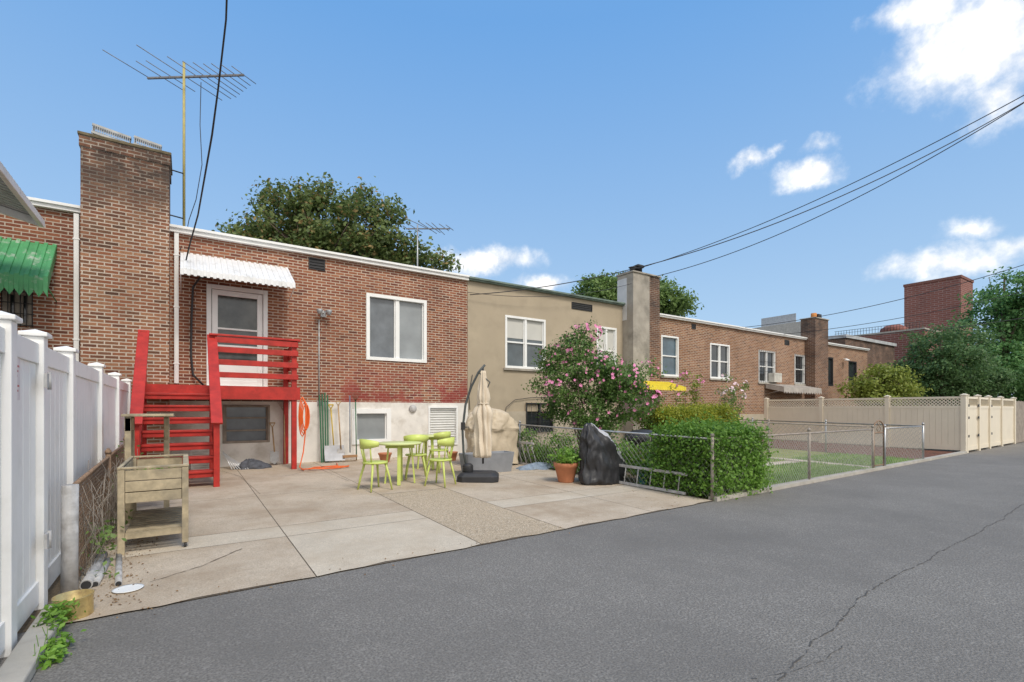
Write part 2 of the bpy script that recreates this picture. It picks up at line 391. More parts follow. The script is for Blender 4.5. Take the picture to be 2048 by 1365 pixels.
def window(parent,r,Y,fm=white,pane=gl_mid,w=.06,v=(),h=(),sill=None,label=None,panes=None,bars=None,out=.015,blinds=0):
    x0,x1,z0,z1=r; m=MB(); ring(m,x0+.002,x1-.002,z0+.002,z1-.002,w,Y-out,Y+.09)
    for f in v:
        c=x0+(x1-x0)*f; m.box(c-w*.55,Y,z0+w,c+w*.55,Y+.085,z1-w)
    vs=[0]+list(v)+[1]
    for a,b in zip(vs[:-1],vs[1:]):
        xa=x0+(x1-x0)*a+(w if a==0 else w*.55);xb=x0+(x1-x0)*b-(w if b==1 else w*.55)
        for f in h:
            c=z0+(z1-z0)*f; m.box(xa,Y+.02,c-w*.35,xb,Y+.08,c+w*.35)
        s=.028; 
        m.box(xa,Y+.03,z0+w,xa+s,Y+.082,z1-w);m.box(xb-s,Y+.03,z0+w,xb,Y+.082,z1-w)
    o=m.build('window',fm,parent,bev=.004)
    if label:o['label']=label
    for i,(a,b) in enumerate(zip(vs[:-1],vs[1:])):
        xa=x0+(x1-x0)*a+.01;xb=x0+(x1-x0)*b-.01
        q=MB();q.quad((xa,Y+.07,z0+.01),(xb,Y+.07,z0+.01),(xb,Y+.07,z1-.01),(xa,Y+.07,z1-.01))
        q.build('pane',panes[i] if panes else pane,o)
        if blinds:
            q=MB();zb=z1-(z1-z0)*blinds
            q.box(xa+.05,Y+.060,zb,xb-.05,Y+.066,z1-w); q.build('blind',blind,o)
    if sill:
        q=MB();q.box(x0-.06,Y-.06,z0-.07,x1+.06,Y-.001,z0-.002);q.build('sill',sill,o,bev=.006)
    if bars:
        q=MB();n=bars
        for i in range(n+1):
            c=x0+(x1-x0)*i/n; q.tube([(c,Y-.05,z0-.02),(c,Y-.05,z1+.02)],.008,5)
        for f in(.02,.35,.65,.98):
            c=z0+(z1-z0)*f;q.tube([(x0-.03,Y-.05,c),(x1+.03,Y-.05,c)],.008,5)
        q.build('window_bars',dark,o)
    return o
def awning(parent,x0,x1,zt,zb,Y0,Y1,mat,name='awning',rib=.1,drop=.1,scallop=False,rh=.018,sides=True):
    m=MB();n=int((x1-x0)/rib)*2;v=[];f=[]
    for i in range(n+1):
        x=x0+(x1-x0)*i/n
        for xx,o in ((x-.004,rh*((i+1)%2)),(x+.004,rh*(i%2))):
            d=drop*(1.0 if not scallop or (i%2) else 1.35)
            v+=[(xx,Y0,zt+o),(xx,Y1,zb+o),(xx,Y1-o*.5-.005,zb-d+o)]
    k=len(v)//3
    for i in range(k-1):
        a=i*3;b=a+3;f+=[(a,a+1,b+1,b),(a+1,a+2,b+2,b+1)]
    m.add(v,f)
    if sides:
        for x in(x0+.006,x1-.006):
            m.quad((x,Y0,zt-.01),(x,Y1,zb-.01),(x,Y1,zb-drop),(x,Y0,zt-.2))
            m.tube([(x,Y1+.02,zb-drop*.6),(x,Y0-.01,zb-.28)],.01,5)
    return m.build(name,mat,parent)
def shell(m,x0,x1,z0,zt,Y,Yb=22.5):
    m.quad((x0,Y,z0),(x0,Y,zt),(x0,Yb,zt),(x0,Yb,z0));m.quad((x1,Y,z0),(x1,Yb,z0),(x1,Yb,zt),(x1,Y,zt));m.quad((x0,Yb,z0),(x0,Yb,zt),(x1,Yb,zt),(x1,Yb,z0))
def house(label,x0,x1,zt,wm,holes,fz,fm,fholes,cope,copemat):
    h=thing('row_house',label,'house',((x0+x1)/2,12.5,0.1))
    x0+=.003;x1-=.003
    m=MB();holed(m,x0,x1,fz,zt,holes,12.5);shell(m,x0,x1,-.05,zt,12.5);m.build('wall',wm,h)
    m=MB();holed(m,x0,x1,-.05,fz,fholes,12.46,.16);m.quad((x0,12.46,fz),(x1,12.46,fz),(x1,12.5,fz),(x0,12.5,fz));m.build('foundation',fm,h)
    m=MB();m.quad((x0,12.5,zt-.04),(x1,12.5,zt-.04),(x1,22.5,zt-.04),(x0,22.5,zt-.04));m.build('roof',roofm,h)
    m=MB();m.box(x0,12.40,zt-cope,x1,12.62,zt+.02);m.box(x0,12.36,zt-.03,x1,12.40,zt+.025);m.build('coping',copemat,h,bev=.006)
    return h
def downspout(parent,px,zt,zb,mat=white,Y=12.5,x=None):
    x=W(px,600).x if x is None else x
    m=MB();m.box(x-.04,Y-.08,zb,x+.04,Y-.005,zt)
    for z in(zb+.4,(zt+zb)/2,zt-.5):m.box(x-.055,Y-.085,z,x+.055,Y-.002,z+.03)
    m.build('downspout',mat,parent,bev=.008)
def vent(parent,r,Y=12.5,mat=dark,n=4):
    x0,x1,z0,z1=r;m=MB();ring(m,x0,x1,z0,z1,.02,Y-.02,Y+.01)
    for i in range(n):
        z=z0+(z1-z0)*(i+.5)/n;m.beam((x0+.02,Y-.005,z),(x1-.02,Y-.005,z),.03,.008,(0,.6,.8))
    m.quad((x0,Y-.003,z0),(x1,Y-.003,z0),(x1,Y-.003,z1),(x0,Y-.003,z1));m.build('vent',mat,parent)
# --- house 0 (left neighbour)
w0=rect(5,66,580,650)
H0=house('brick row house at the far left with green awning over a barred window',-9.5,-.93,5.27,brickE,[w0],1.5,found,[],.1,white)
window(H0,w0,12.5,woodD,gl_dark,.06,v=(.5,),bars=5)
awning(H0,-5.2,-2.02,4.50,3.72,12.5,11.75,greenA,rib=.12,drop=.26,scallop=True,rh=.03)
downspout(H0,154,5.15,.3)
m=MB();m.box(-1.66,12.38,5.05,-1.60,12.5,5.2);m.build('gutter_end',white,H0)
ca=thing('canopy','ribbed grey metal patio canopy edge above the green awning at far left','canopy',(-3.4,10,0.1))
m=MB();v=[];f=[];n=44
for i in range(n+1):
    y=8.2+(11.35-8.2)*i/n
    for yy,o in((y-.004,.045*((i+1)%2)),(y+.004,.045*(i%2))): v+=[(-2.02,yy,4.62+o),(-5.5,yy,5.5+o)]
k=len(v)//2
for i in range(k-1): f.append((2*i,2*i+1,2*i+3,2*i+2))
m.add(v,f);m.build('roof_panel',greyA,ca)
m=MB();m.box(-2.06,8.18,4.50,-1.99,11.38,4.62);m.beam((-2.02,11.36,4.56),(-5.5,11.36,5.44),.05,.12);m.build('gutter',awnW,ca,bev=.01)
for x,y in((-3.4,8.3),(-3.4,11.3)):
    m=MB();m.tube([(x,y,0.1),(x,y,4.9)],.04,8);m.build('post',white,ca)
# --- house 1 main
wd=rect(413,535,568,772);w1=rect(732,853,586,720);b1=rect(445,540,810,888,12.46);b2=rect(703,782,818,890,12.46);b3=rect(856,915,813,892,12.46)
X1=W(935,553).x
H1=house('red brick row house with red stairs, white door awning and large double window',-.92,X1,5.22,brickA,[wd,w1],1.59,found,[b1,b2,b3],.11,white)
window(H1,w1,12.5,white,gl_lite,.085,v=(.5,),out=.03,label='large white double casement window',sill=None,panes=[gl_mid,gl_lite])
window(H1,b1,12.46,woodD,gl_mid,.05,h=(.33,.66))
o=window(H1,b2,12.46,white,gl_lite,.12,out=.03)
m=MB();ring(m,b3[0],b3[1],b3[2],b3[3],.05,12.43,12.5)
for i in range(14):
    z=b3[2]+.06+(b3[3]-b3[2]-.12)*(i+.5)/14;m.beam((b3[0]+.05,12.47,z),(b3[1]-.05,12.47,z),.05,.008,(0,.7,.7))
m.quad((b3[0],12.52,b3[2]),(b3[1],12.52,b3[2]),(b3[1],12.52,b3[3]),(b3[0],12.52,b3[3]));m.build('louver',white,H1)
x0,x1,z0,z1=wd
m=MB();m.box(x0,12.47,z0,x0+.09,12.6,z1);m.box(x1-.09,12.47,z0,x1,12.6,z1);m.box(x0+.09,12.47,z1-.09,x1-.09,12.6,z1);m.box(x0-.02,12.42,z0-.05,x1+.02,12.6,z0);m.build('door_frame',white,H1,bev=.005)
a,b,c,d=x0+.10,x1-.10,z0+.01,z1-.10
m=MB();ring(m,a,b,c,d,.11,12.50,12.56)
for f_ in(.42,.60,):m.box(a+.11,12.505,c+(d-c)*f_-.02,b-.11,12.555,c+(d-c)*f_+.02)
m.box(a+.11,12.52,c+.11,b-.11,12.55,c+(d-c)*.24)
dr=m.build('door',white,H1,bev=.005)
q=MB();q.quad((a+.1,12.54,c+.1),(b-.1,12.54,c+.1),(b-.1,12.54,d-.1),(a+.1,12.54,d-.1));q.build('door_pane',glass('door_glass',(.05,.055,.05),.1,.5,4),dr)
q=MB();q.tube([(a+.06,12.50,c+.95),(a+.06,12.44,c+.95),(a+.06,12.44,c+1.1),(a+.06,12.50,c+1.1)],.012,6);q.build('handle',steel,dr)
awning(H1,-.08,2.0,4.72,4.16,12.5,11.55,awnW,rib=.105,drop=.12,rh=.02)
downspout(H1,353,5.12,1.95)
vent(H1,rect(617,650,515,538))
p=W(648,628,12.35)
m=MB();m.box(p.x-.06,12.42,p.z-.06,p.x+.06,12.5,p.z+.06);m.tube([(p.x,12.45,p.z),(p.x-.03,12.3,p.z+.03)],.015,6)
for s in(-1,1):m.lathe([(.03,0),(.05,.03),(.075,.11),(.07,.12),(.02,.10)],(p.x+s*.11,12.32,p.z-.03),12)
m.tube([(p.x-.12,12.34,p.z+.06),(p.x+.12,12.34,p.z+.06)],.014,6);m.build('flood_light',steel,H1)
q=W(638,640,12.48);m=MB();m.tube([(q.x,12.475,q.z),(q.x,12.475,1.62)],.016,6);m.box(q.x-.05,12.44,1.5,q.x+.05,12.5,1.62);m.build('conduit',greyst,H1)
pts=[W(430,553,12.3),W(400,556,12.4),W(386,575,12.42),W(383,640,12.44),W(382,710,12.44),W(386,750,12.42),W(408,772,12.4)]
m=MB();m.tube(pts,.022,7);m.build('cable',black,H1)
p=W(825,818,12.46);m=MB();m.lathe([(.02,0),(.1,0),(.11,.02),(.08,.06)],(0,0,0),16);m.v=[(p.x+a,12.46-c,p.z+b) for a,b,c in m.v];m.build('round_vent',greyst,H1)
def chimney(parent,x0,x1,y0,y1,zt,mats,split=None,cap=conc,rot=0):
    m=MB()
    if split:
        m.box(x0,y0,-.05,split,y1,zt,0);m.box(split,y0,-.05,x1,y1,zt-.002,1)
    else:m.box(x0,y0,-.05,x1,y1,zt,0)
    c=m.build('chimney',mats,parent)
    q=MB();q.box(x0-.04,y0-.04,zt,x1+.04,y1+.04,zt+.06);q.build('chimney_cap',cap,c,bev=.012)
    return c
c1=chimney(H1,-1.62,-.27,12.02,12.98,6.5,brickC,cap=M('sooty_cap',(.14,.115,.07),.95,.4,8,.5,30))
m=MB();m.box(-1.64,12.0,6.30,-.25,13.0,6.497);m.build('corbel',brickC,c1)
def mesh_guard(cx,w,z,tilt):
    q=MB()
    P0=lambda u,v:(cx-w/2+w*u, 12.08+.10*(1-math.cos(v*PI/2))+.06*v, z+.03+.20*math.sin(v*PI/2)+tilt*(u-.5))
    n=int(w/.032)
    for i in range(n+1):q.tube([P0(i/n,v/6) for v in range(7)],.006,4)
    for j in range(8):q.tube([P0(0,j/7),P0(1,j/7)],.006,4)
    for u in(0,1):
        for v in(0,1):
            a=P0(u,v);q.tube([a,(a[0],a[1],z)],.014,5)
    q.beam(P0(-.03,1),P0(1.03,1),.12,.04);q.beam(P0(-.03,0),P0(1.03,0),.04,.04)
    q.build('chimney_guard',guardm,c1)
mesh_guard(-1.18,.55,6.56,-.08);mesh_guard(-.62,.42,6.53,-.06)
# --- house 2 stucco
X2=13.53
w2=rect(1010,1091,630,736);w3=rect(1193,1233,652,748);c2=rect(1052,1106,806,866,12.46)
H2=house('tan stucco row house between the two brick houses behind the pink flowering shrub',X1,X2,5.2,stucco,[w2,w3],1.35,foundT,[c2],.07,copeG)
window(H2,w2,12.5,white,gl_blue,.07,v=(.5,),h=(.5,),sill=stuccoG,blinds=.42)
window(H2,w3,12.5,white,gl_blue,.07,v=(.5,),h=(.5,),sill=stuccoG,blinds=.8)
window(H2,c2,12.46,dark,gl_dark,.04,v=(.5,),bars=6)
vent(H2,rect(1143,1184,604,618));downspout(H2,1256,5.1,.3)
pts=[W(945,750,12.47),W(938,790,12.45),W(940,820,12.44)];m=MB();m.tube(pts,.012,5);m.build('cable',black,H2)
m=MB();m.tube([W(1008,860,12.42),W(1012,815,12.42),W(1030,800,12.45),W(1060,796,12.45),W(1105,795,12.45)],.01,5);m.build('cable',black,H2)
m=MB();m.tube([W(1108,855,12.4),W(1108,740,12.45)],.01,5);m.build('conduit',steel,H2)
cz=6.24
cc=chimney(H2,13.1,14.5,12.0,12.75,cz,[stuccoG,brickD],split=13.95,cap=stuccoG)
m=MB();m.box(13.092,12.3,4.6,13.10,12.755,6.1);m.build('patch',patchW,cc)
m=MB();m.box(13.3,12.15,cz+.06,14.3,12.65,cz+.12)
m.lathe([(.14,0),(.14,.22),(.22,.24),(.22,.28),(.05,.36)],(13.8,12.4,cz+.12),14);m.lathe([(.1,0),(.1,.16),(.15,.2)],(13.5,12.4,cz+.12),12);m.build('chimney_pot',dark,cc)
# --- houses 3,4,5
X3=20.2;X4=26.83;X5=33.5
a3=rect(1322,1357,670,752);b3_=rect(1420,1459,686,757)
H3=house('brick row house third from left with blue curtain window and yellow awning',X2,X3,5.03,brickB,[a3,b3_],1.2,foundT,[],.09,white)
window(H3,a3,12.5,white,glass('glass_curtain_blue',(.06,.10,.13),.2),.07,h=(.5,),sill=conc);window(H3,b3_,12.5,white,gl_dark,.07,v=(.5,),h=(.5,),sill=conc)
vent(H3,rect(1383,1391,648,658))
awning(H3,12.9,14.95,2.42,2.2,11.98,11.2,yellowA,rib=.12,drop=.13)
c4=rect(1517,1550,700,765);d4=rect(1589,1609,709,768)
H4=house('brick row house fourth from left with window bars and air conditioner',X3,X4,5.02,brickB,[c4,d4],1.2,foundT,[],.09,white)
window(H4,c4,12.5,white,gl_dark,.07,v=(.5,),h=(.5,),sill=conc,bars=8);window(H4,d4,12.5,white,gl_dark,.07,h=(.5,),sill=conc,bars=6)
ac=W(1537,764);m=MB();m.box(ac.x-.02,12.2,ac.z-.02,ac.x+.62,12.5,ac.z+.4)
for i in range(6):m.box(ac.x+.05,12.185,ac.z+.04+i*.055,ac.x+.57,12.2,ac.z+.07+i*.055)
m.build('air_conditioner',M('ac_cream',(.6,.58,.52),.5),H4,bev=.01)
vent(H4,rect(1569,1578,680,690))
awning(H4,22.4,25.9,2.6,2.42,12.44,11.6,M('brown_white_awning',(.42,.38,.34),.7),rib=.22,drop=.22,scallop=True)
chimney(H4,26.15,27.5,12.0,12.7,5.98,brickD,cap=conc)
m=MB();m.lathe([(.14,0),(.13,.3),(.11,.3)],(26.75,12.35,6.03),12);c=[o for o in H4.children if o.name.startswith('chimney')][0];m.build('chimney_pot',clay,c)
m=MB();m.box(26.9,12.2,6.04,27.25,12.55,6.3);m.build('chimney_pot',dark,c)
e5=rect(1653,1666,714,772);f5=rect(1697,1713,722,772)
H5=house('farthest brick row house of the terrace, beyond the dark chimney',X4,X5,4.95,brickB,[e5,f5],1.2,foundT,[],.09,white)
window(H5,e5,12.5,dark,gl_dark,.07);window(H5,f5,12.5,dark,gl_dark,.07)
p=W(1690,722,12.4);m=MB();m.lathe([(.02,.1),(.12,.04),(.14,0),(.02,.0)],(p.x,12.3,p.z),10);m.tube([(p.x,12.5,p.z+.12),(p.x,12.3,p.z+.1)],.02,5);m.build('lamp',white,H5)
m=MB();m.lathe([(.16,0),(.16,.25),(.24,.27),(.22,.34),(.05,.40)],(X1+.35,14,5.17),14);tag(m.build('roof_vent',dark,loc=None),'black round roof vent at the joint of red brick and tan houses','vent')
p=W(1485,650,13.2);m=MB();m.lathe([(.12,0),(.12,.2),(.3,.22),(.28,.3),(.03,.33)],(p.x,13.4,4.99),14);tag(m.build('roof_vent',steel),'low metal roof vent on the roofline above the right brick houses','vent')
# far buildings
fb=thing('brick_building','tall reddish brick building tower at right beyond the row houses','building',(51,14,0))
m=MB();m.box(50,12.4,-.05,53,16.0,11.65);m.build('wall',brickF,fb)
m=MB();m.box(49.95,12.35,11.65,53.05,16.05,11.85);m.build('coping',M('brick_coping',(.2,.09,.07),.9),fb)
fb=thing('brick_building','low reddish brick building with railing left of the tall brick tower','building',(47,16,0))
m=MB();m.box(45,13.2,-.05,49.9,19.5,7.3);m.build('wall',brickF,fb)
m=MB();m.box(44.95,13.15,7.3,49.85,19.55,7.42);m.build('coping',conc,fb)
m=MB()
for i in range(30):
    y=13.3+i*.2;m.tube([(45.1,y,7.42),(45.1,y,7.9)],.015,4)
m.tube([(45.1,13.3,7.9),(45.1,19.2,7.9)],.02,4);m.tube([(45.1,13.3,7.7),(45.1,19.2,7.7)],.015,4);m.build('railing',dark,fb)
m=MB();m.lathe([(.9,0),(.85,.3),(.5,.55),(.1,.62)],(46,15.4,7.42),14);m.build('dome',M('dome_red',(.25,.1,.08),.8),fb)
fb=thing('apartment_building','pale beige block rising behind the roofs of the right brick houses','building',P(1580,820,70))
p=P(1552,646,70);q=P(1612,646,70);m=MB();m.box(p.x,p.y-4,-.05,q.x,p.y+5,p.z-.3);m.build('wall',M('beige_block',(.45,.42,.38),.9),fb)
m=MB();m.box(p.x+1.5,p.y-2,p.z-.3,q.x-2,p.y+3,p.z+1.2);m.build('penthouse',M('penthouse_grey',(.4,.42,.44),.9),fb)
fb=thing('flat_roof_building','dark low roof seen just past the end of the brick terrace','building',(38,16,0))
m=MB();m.box(34.3,14,-.05,42,22,5.9);m.build('wall',brickD,fb);m=MB();m.box(34.2,13.9,5.9,42.1,22.1,6.1);m.build('coping',greyA,fb)
# ---------------------------------------------------------------- staircase
S=thing('staircase','red painted wooden staircase and landing leading up to the back door','staircase',(-.1,10.5,.1))
XL,XR=-.64,.44;DZ=1.88;DX=1.97
n=8
for i in range(1,n):
    z=gz(0,9.7)+.0+i*(DZ-.1)/n+.06;y=9.72+(i-1)*.215
    m=MB();m.box(XL+.03,y,z-.04,XR-.03,y+.27,z);m.box(XL+.03,y+.02,z-.115,XR-.03,y+.045,z-.041);m.build('tread',red,S,bev=.006)
for x in(XL,XR):
    m=MB();m.beam((x,9.72,.16),(x,11.28,DZ-.12),.045,.26);m.build('stringer',red,S,bev=.005)
    m=MB();m.beam((x,9.55,1.17),(x,11.38,2.87),.17,.045);m.build('handrail',red,S,bev=.006)
    m=MB();m.box(x-.045,9.62,gz(0,9.6),x+.045,9.71,1.2);m.build('newel_post',red,S,bev=.006)
    m=MB();m.box(x-.045,11.3,gz(0,11.3),x+.045,11.39,2.86);m.build('newel_post',red,S,bev=.006)
m=MB()
k=9
for i in range(k):
    y=11.31+i*(12.42-11.31)/k;m.box(XL-.04,y+.004,DZ-.035,DX+.04,y+(12.42-11.31)/k-.004,DZ)
m.build('deck',red,S)
m=MB();m.box(XL-.04,11.27,DZ-.27,DX+.05,11.30,DZ-.004);m.box(DX+.05,11.27,DZ-.27,DX+.08,12.42,DZ-.004);m.box(XL-.07,11.27,DZ-.27,XL-.04,12.42,DZ-.004)
for y in(11.5,11.9,12.3):m.box(XL,y,DZ-.25,DX,y+.04,DZ-.04)
m.build('fascia',red,S)
m=MB();m.box(DX-.08,11.305,gz(0,11.3),DX+.02,11.40,2.80);m.build('post',red,S,bev=.006)
m=MB();m.box(DX-.08,12.33,gz(0,12.3),DX+.02,12.42,2.80);m.build('post',red,S,bev=.006)
for z in(2.10,2.35,2.60,2.79):
    m=MB();m.box(XR+.045,11.26,z-.06,DX+.03,11.30,z+.05);m.box(DX+.021,11.30,z-.06,DX+.05,12.42,z+.05);m.build('rail',red,S,bev=.004)
m=MB();m.box(XR-.05,11.24,2.86,DX+.08,11.42,2.90);m.box(DX-.1,11.42,2.86,DX+.08,12.42,2.90);m.build('cap_rail',red,S,bev=.006)
p=W(408,905,11.6);m=MB();m.box(p.x-.22,11.6,gz(0,11.6),p.x+.22,11.9,.62)
for i in range(9):m.box(p.x-.19,11.585,.2+i*.045,p.x+.19,11.6,.22+i*.045)
tag(m.build('vent_box',M('offwhite_box',(.65,.63,.58),.6),bev=.01),'off white slatted box standing under the red stairs','box')
# ---------------------------------------------------------------- white vinyl fence
Fn=thing('vinyl_fence','tall white vinyl privacy fence running back along the left side','fence',(-.87,6,0))
py=[2.4,3.95,4.72,5.8,7.6,9.4,11.2]
for y in py:
    zz=gz(-.8,y);m=MB();m.box(-.93,y-.06,zz,-.82,y+.06,1.91)
    m.box(-.95,y-.08,1.91,-.80,y+.08,1.94);m.add([(-.94,y-.07,1.94),(-.81,y-.07,1.94),(-.81,y+.07,1.94),(-.94,y+.07,1.94),(-.875,y,1.965)],[(0,1,4),(1,2,4),(2,3,4),(3,0,4)])
    m.build('post',vinyl,Fn,bev=.006)
for a,b in zip(py[:-1],py[1:]):
    m=MB();zz=gz(-.8,(a+b)/2)+.05
    m.box(-.905,a+.062,1.72,-.845,b-.062,1.86);m.box(-.905,a+.062,zz,-.845,b-.062,zz+.16);
    w=.15;k=max(1,int((b-a-.14)/w));w=(b-a-.126)/k
    for i in range(k):
        y=a+.063+i*w;m.box(-.889,y+.003,zz+.16,-.861,y+w-.003,1.72)
    m.build('panel',vinyl,Fn,bev=.004)
for z in(.45,1.55):
    m=MB();m.box(-.80,4.55,z,-.785,4.66,z+.1);m.tube([(-.785,4.62,z-.01),(-.785,4.62,z+.11)],.012,6);m.build('hinge',greyst,Fn)
sg=thing('sign','small white warning sign with red lettering bands on the white fence','sign',(-.80,3.42,1.7))
y0,y1=4.06,4.22
m=MB();m.box(-.857,y0,1.46,-.852,y1,1.80);m.build('board',M('sign_white',(.7,.66,.67),.4),sg)
m=MB();m.box(-.8515,y0+.01,1.75,-.851,y1-.01,1.79)
for i,z in enumerate((1.66,1.63,1.60,1.54,1.51)):m.box(-.8515,y0+.02,z,-.851,y1-.02-(i%3)*.02,z+.012)
m.build('sign_marking',M('sign_red',(.5,.16,.16),.5),sg)
# ---------------------------------------------------------------- chain link
def chain(mb,p0,p1,z0,z1,step=.085,r=.0022,base=None):
    p0=Vector(p0);p1=Vector(p1);L=(p1-p0).length;Hh=z1-z0
    def pt(s,t):
        q=p0+(p1-p0)*(s/L);g=gz(q.x,q.y) if base is None else base
        return Vector((q.x,q.y,g+z0+t))
    c=-Hh
    while c<L:
        for sgn in(1,-1):
            s0,t0,s1,t1=c,0,c+Hh,Hh
            if s0<0:t0=-s0;s0=0
            if s1>L:t1=Hh-(s1-L);s1=L
            if t1>t0+.005:
                a=(s0,t0 if sgn>0 else Hh-t0);b=(s1,t1 if sgn>0 else Hh-t1)
                mb.tube([pt(*a),pt(*b)],r,3,sm=False)
        c+=step
def chainfence(label,pts,h,posts,mesh=wirem,pm_=steel,name='chain_link_fence',step=.085,r=.0028,rail=True,pr=.026,group=None):
    T=thing(name,label,'fence',(pts[0][0],pts[0][1],gz(*pts[0])),group)
    m=MB()
    for a,b in zip(pts[:-1],pts[1:]):chain(m,a,b,.04,h-.02,step,r)
    m.build('wire_mesh',mesh,T)
    if rail:
        m=MB();m.tube([(a[0],a[1],gz(*a)+h) for a in pts],.016,7);m.build('top_rail',pm_,T)
    for q in posts:
        g=gz(*q);m=MB();m.tube([(q[0],q[1],g),(q[0],q[1],g+h+.05)],pr,9);m.lathe([(pr*1.25,0),(pr*1.2,.03),(pr*.4,.06)],(q[0],q[1],g+h+.04),9);m.build('post',pm_,T)
    return T
chainfence('rusty sagging chain link fence beside the white vinyl fence',[(-.70,4.95),(-.72,7),(-.74,9.3)],.82,[(-.72,7.1),(-.74,9.3)],rusty,rusty,step=.07,r=.0034)
q=(-.72,4.88);m=MB();m.tube([(q[0],q[1],0),(q[0]+.005,q[1],.84)],.05,12);tag(m.build('fence_post',greyst,loc=None),'thick grey metal post at the alley end of the rusty fence','post')
e=lambda x:edge(x)+.03
chainfence('chain link side fence between the concrete patio and the hedge yard',[(6.75,e(6.8)),(6.75,12.3)],.95,[(6.75,7.2),(6.75,9.8),(6.75,12.25)],step=.11)
chainfence('chain link fence along the alley in front of the green lawn',[(6.75,e(6.8)),(13.2,e(13.2))],.95,[(6.75,e(6.8)),(10.0,e(10)),(13.2,e(13.2))],wirem,railm)
chainfence('far chain link fence enclosing the small third yard beside the mulch bed',[(13.95,e(13.95)),(16.8,e(16.8)),(16.8,11.8)],.95,[(13.95,e(13.95)),(16.8,e(16.8)),(16.8,7.4),(16.8,9.8)],step=.13,r=.0024)
chainfence('chain link divider running back between the two grass yards',[(13.3,e(13.3)+.15),(13.3,11.8)],1.0,[(13.3,7.3),(13.3,9.8)],wirem,railm,step=.13,r=.0021)
T=thing('garden_gate','rusty chain link garden gate with a curled arched top','gate',(13.6,e(13.6),0))
m=MB();pts=[(13.27,e(13.3),.05),(13.27,e(13.3),.92)]
for i in range(9):
    a=PI-PI*i/8;pts.append((13.57+.3*math.cos(a),e(13.6),.92+.22*math.sin(a)))
pts+=[(13.87,e(13.9),.92),(13.87,e(13.9),.05)]
m.tube(pts,.016,7);m.tube([(13.27,e(13.3),.1),(13.87,e(13.9),.1)],.014,6);m.tube([(13.27,e(13.3),.86),(13.87,e(13.9),.86)],.014,6);m.build('frame',rusty,T)
m=MB();chain(m,(13.27,e(13.3)),(13.87,e(13.9)),.1,.86,base=0);m.build('wire_mesh',wirem,T)
m=MB()
for s in(-1,1):
    m.tube([(13.57+s*(.02+.09*math.sin(t/8*PI*1.6)),e(13.6),.88+.22*t/8) for t in range(9)],.007,5)
m.build('scroll',rusty,T)
# ---------------------------------------------------------------- beige fence
def vfence(label,pts,name='vinyl_fence',mat=beige,h=1.86,lat=.28,gates=()):
    T=thing(name,label,'fence',(pts[0][0],pts[0][1],0))
    for p in pts:
        x,y=p;g=gz(x,y);m=MB();m.box(x-.065,y-.065,g,x+.065,y+.065,h);m.box(x-.085,y-.085,h,x+.085,y+.085,h+.03);m.add([(x-.07,y-.07,h+.03),(x+.07,y-.07,h+.03),(x+.07,y+.07,h+.03),(x-.07,y+.07,h+.03),(x,y,h+.07)],[(0,1,4),(1,2,4),(2,3,4),(3,0,4)]);m.build('post',mat,T)
    for a,b in zip(pts[:-1],pts[1:]):
        a=Vector(a);b=Vector(b);L=(b-a).length;d=(b-a)/L;a2=a+d*.066;b2=b-d*.066;g=gz((a.x+b.x)/2,(a.y+b.y)/2)+.06
        m=MB()
        for z,hh in((g+.07,.14),(h-lat-.09,.1),(h-.06,.07)):m.beam((a2.x,a2.y,z),(b2.x,b2.y,z),.05,hh)
        k=max(1,int(L/.17));
        for i in range(k):
            s=a2+(b2-a2)*((i+.015)/k);t=a2+(b2-a2)*((i+.985)/k);zc=(g+.14+h-lat-.14)/2
            m.beam((s.x,s.y,zc),(t.x,t.y,zc),.028,h-lat-.14-g-.14)
        sd_=Vector((-d.y,d.x))*.004
        m.quad((a2.x+sd_.x,a2.y+sd_.y,g+.14),(b2.x+sd_.x,b2.y+sd_.y,g+.14),(b2.x+sd_.x,b2.y+sd_.y,h-lat-.14),(a2.x+sd_.x,a2.y+sd_.y,h-lat-.14))
        m.build('panel',mat,T)
        m=MB();L2=(b2-a2).length;z0=h-lat-.04;hh=lat-.055
        c=-hh
        while c<L2:
            for sg_ in(1,-1):
                s0,t0,s1,t1=c,0,c+hh,hh
                if s0<0:t0=-s0;s0=0
                if s1>L2:t1=hh-(s1-L2);s1=L2
                if t1>t0+.01:
                    u=a2+(b2-a2)*(s0/L2);v=a2+(b2-a2)*(s1/L2)
                    ta,tb=(t0,t1) if sg_>0 else (hh-t0,hh-t1)
                    nn=Vector((-d.y,d.x))*.004*sg_
                    m.beam((u.x+nn.x,u.y+nn.y,z0+ta),(v.x+nn.x,v.y+nn.y,z0+tb),.006,.026,(d.x*-.7,d.y*-.7,.7))
            c+=.1
        m.build('lattice',mat,T)
    return T
cx=20.96
vfence('beige vinyl privacy fence with lattice top beside the red mulch yard',[(cx,e(cx)+.02),(cx,7.2),(cx,9.4),(cx,11.6)])
B=vfence('beige vinyl gate run along the alley, right of the mulch yard',[(cx+.16,e(cx)+.02),(22.6,e(22.6)),(24.1,e(24.1)),(26,e(26)),(28.3,e(28.3))])
for x in(21.2,22.45,24.3):
    for z in(.5,1.1,1.5):
        m=MB();m.box(x-.05,e(x)-.06,z,x+.07,e(x)-.045,z+.08);m.build('hinge',black,B)
T=thing('wooden_fence','weathered grey wooden plank fence at the far end of the alley','fence',(36,e(36),0))
m=MB();x=28.45
while x<46:
    h_=1.75+random.uniform(-.03,.03);m.box(x,e(x)-.02,.02,x+.135,e(x),h_);x+=.15
m.build('plank_run',woodD,T)
m=MB();m.beam((28.45,e(28.45)+.04,.5),(46,e(46)+.04,.5),.05,.09);m.beam((28.45,e(28.45)+.04,1.4),(46,e(46)+.04,1.4),.05,.09);m.build('rail',woodD,T)
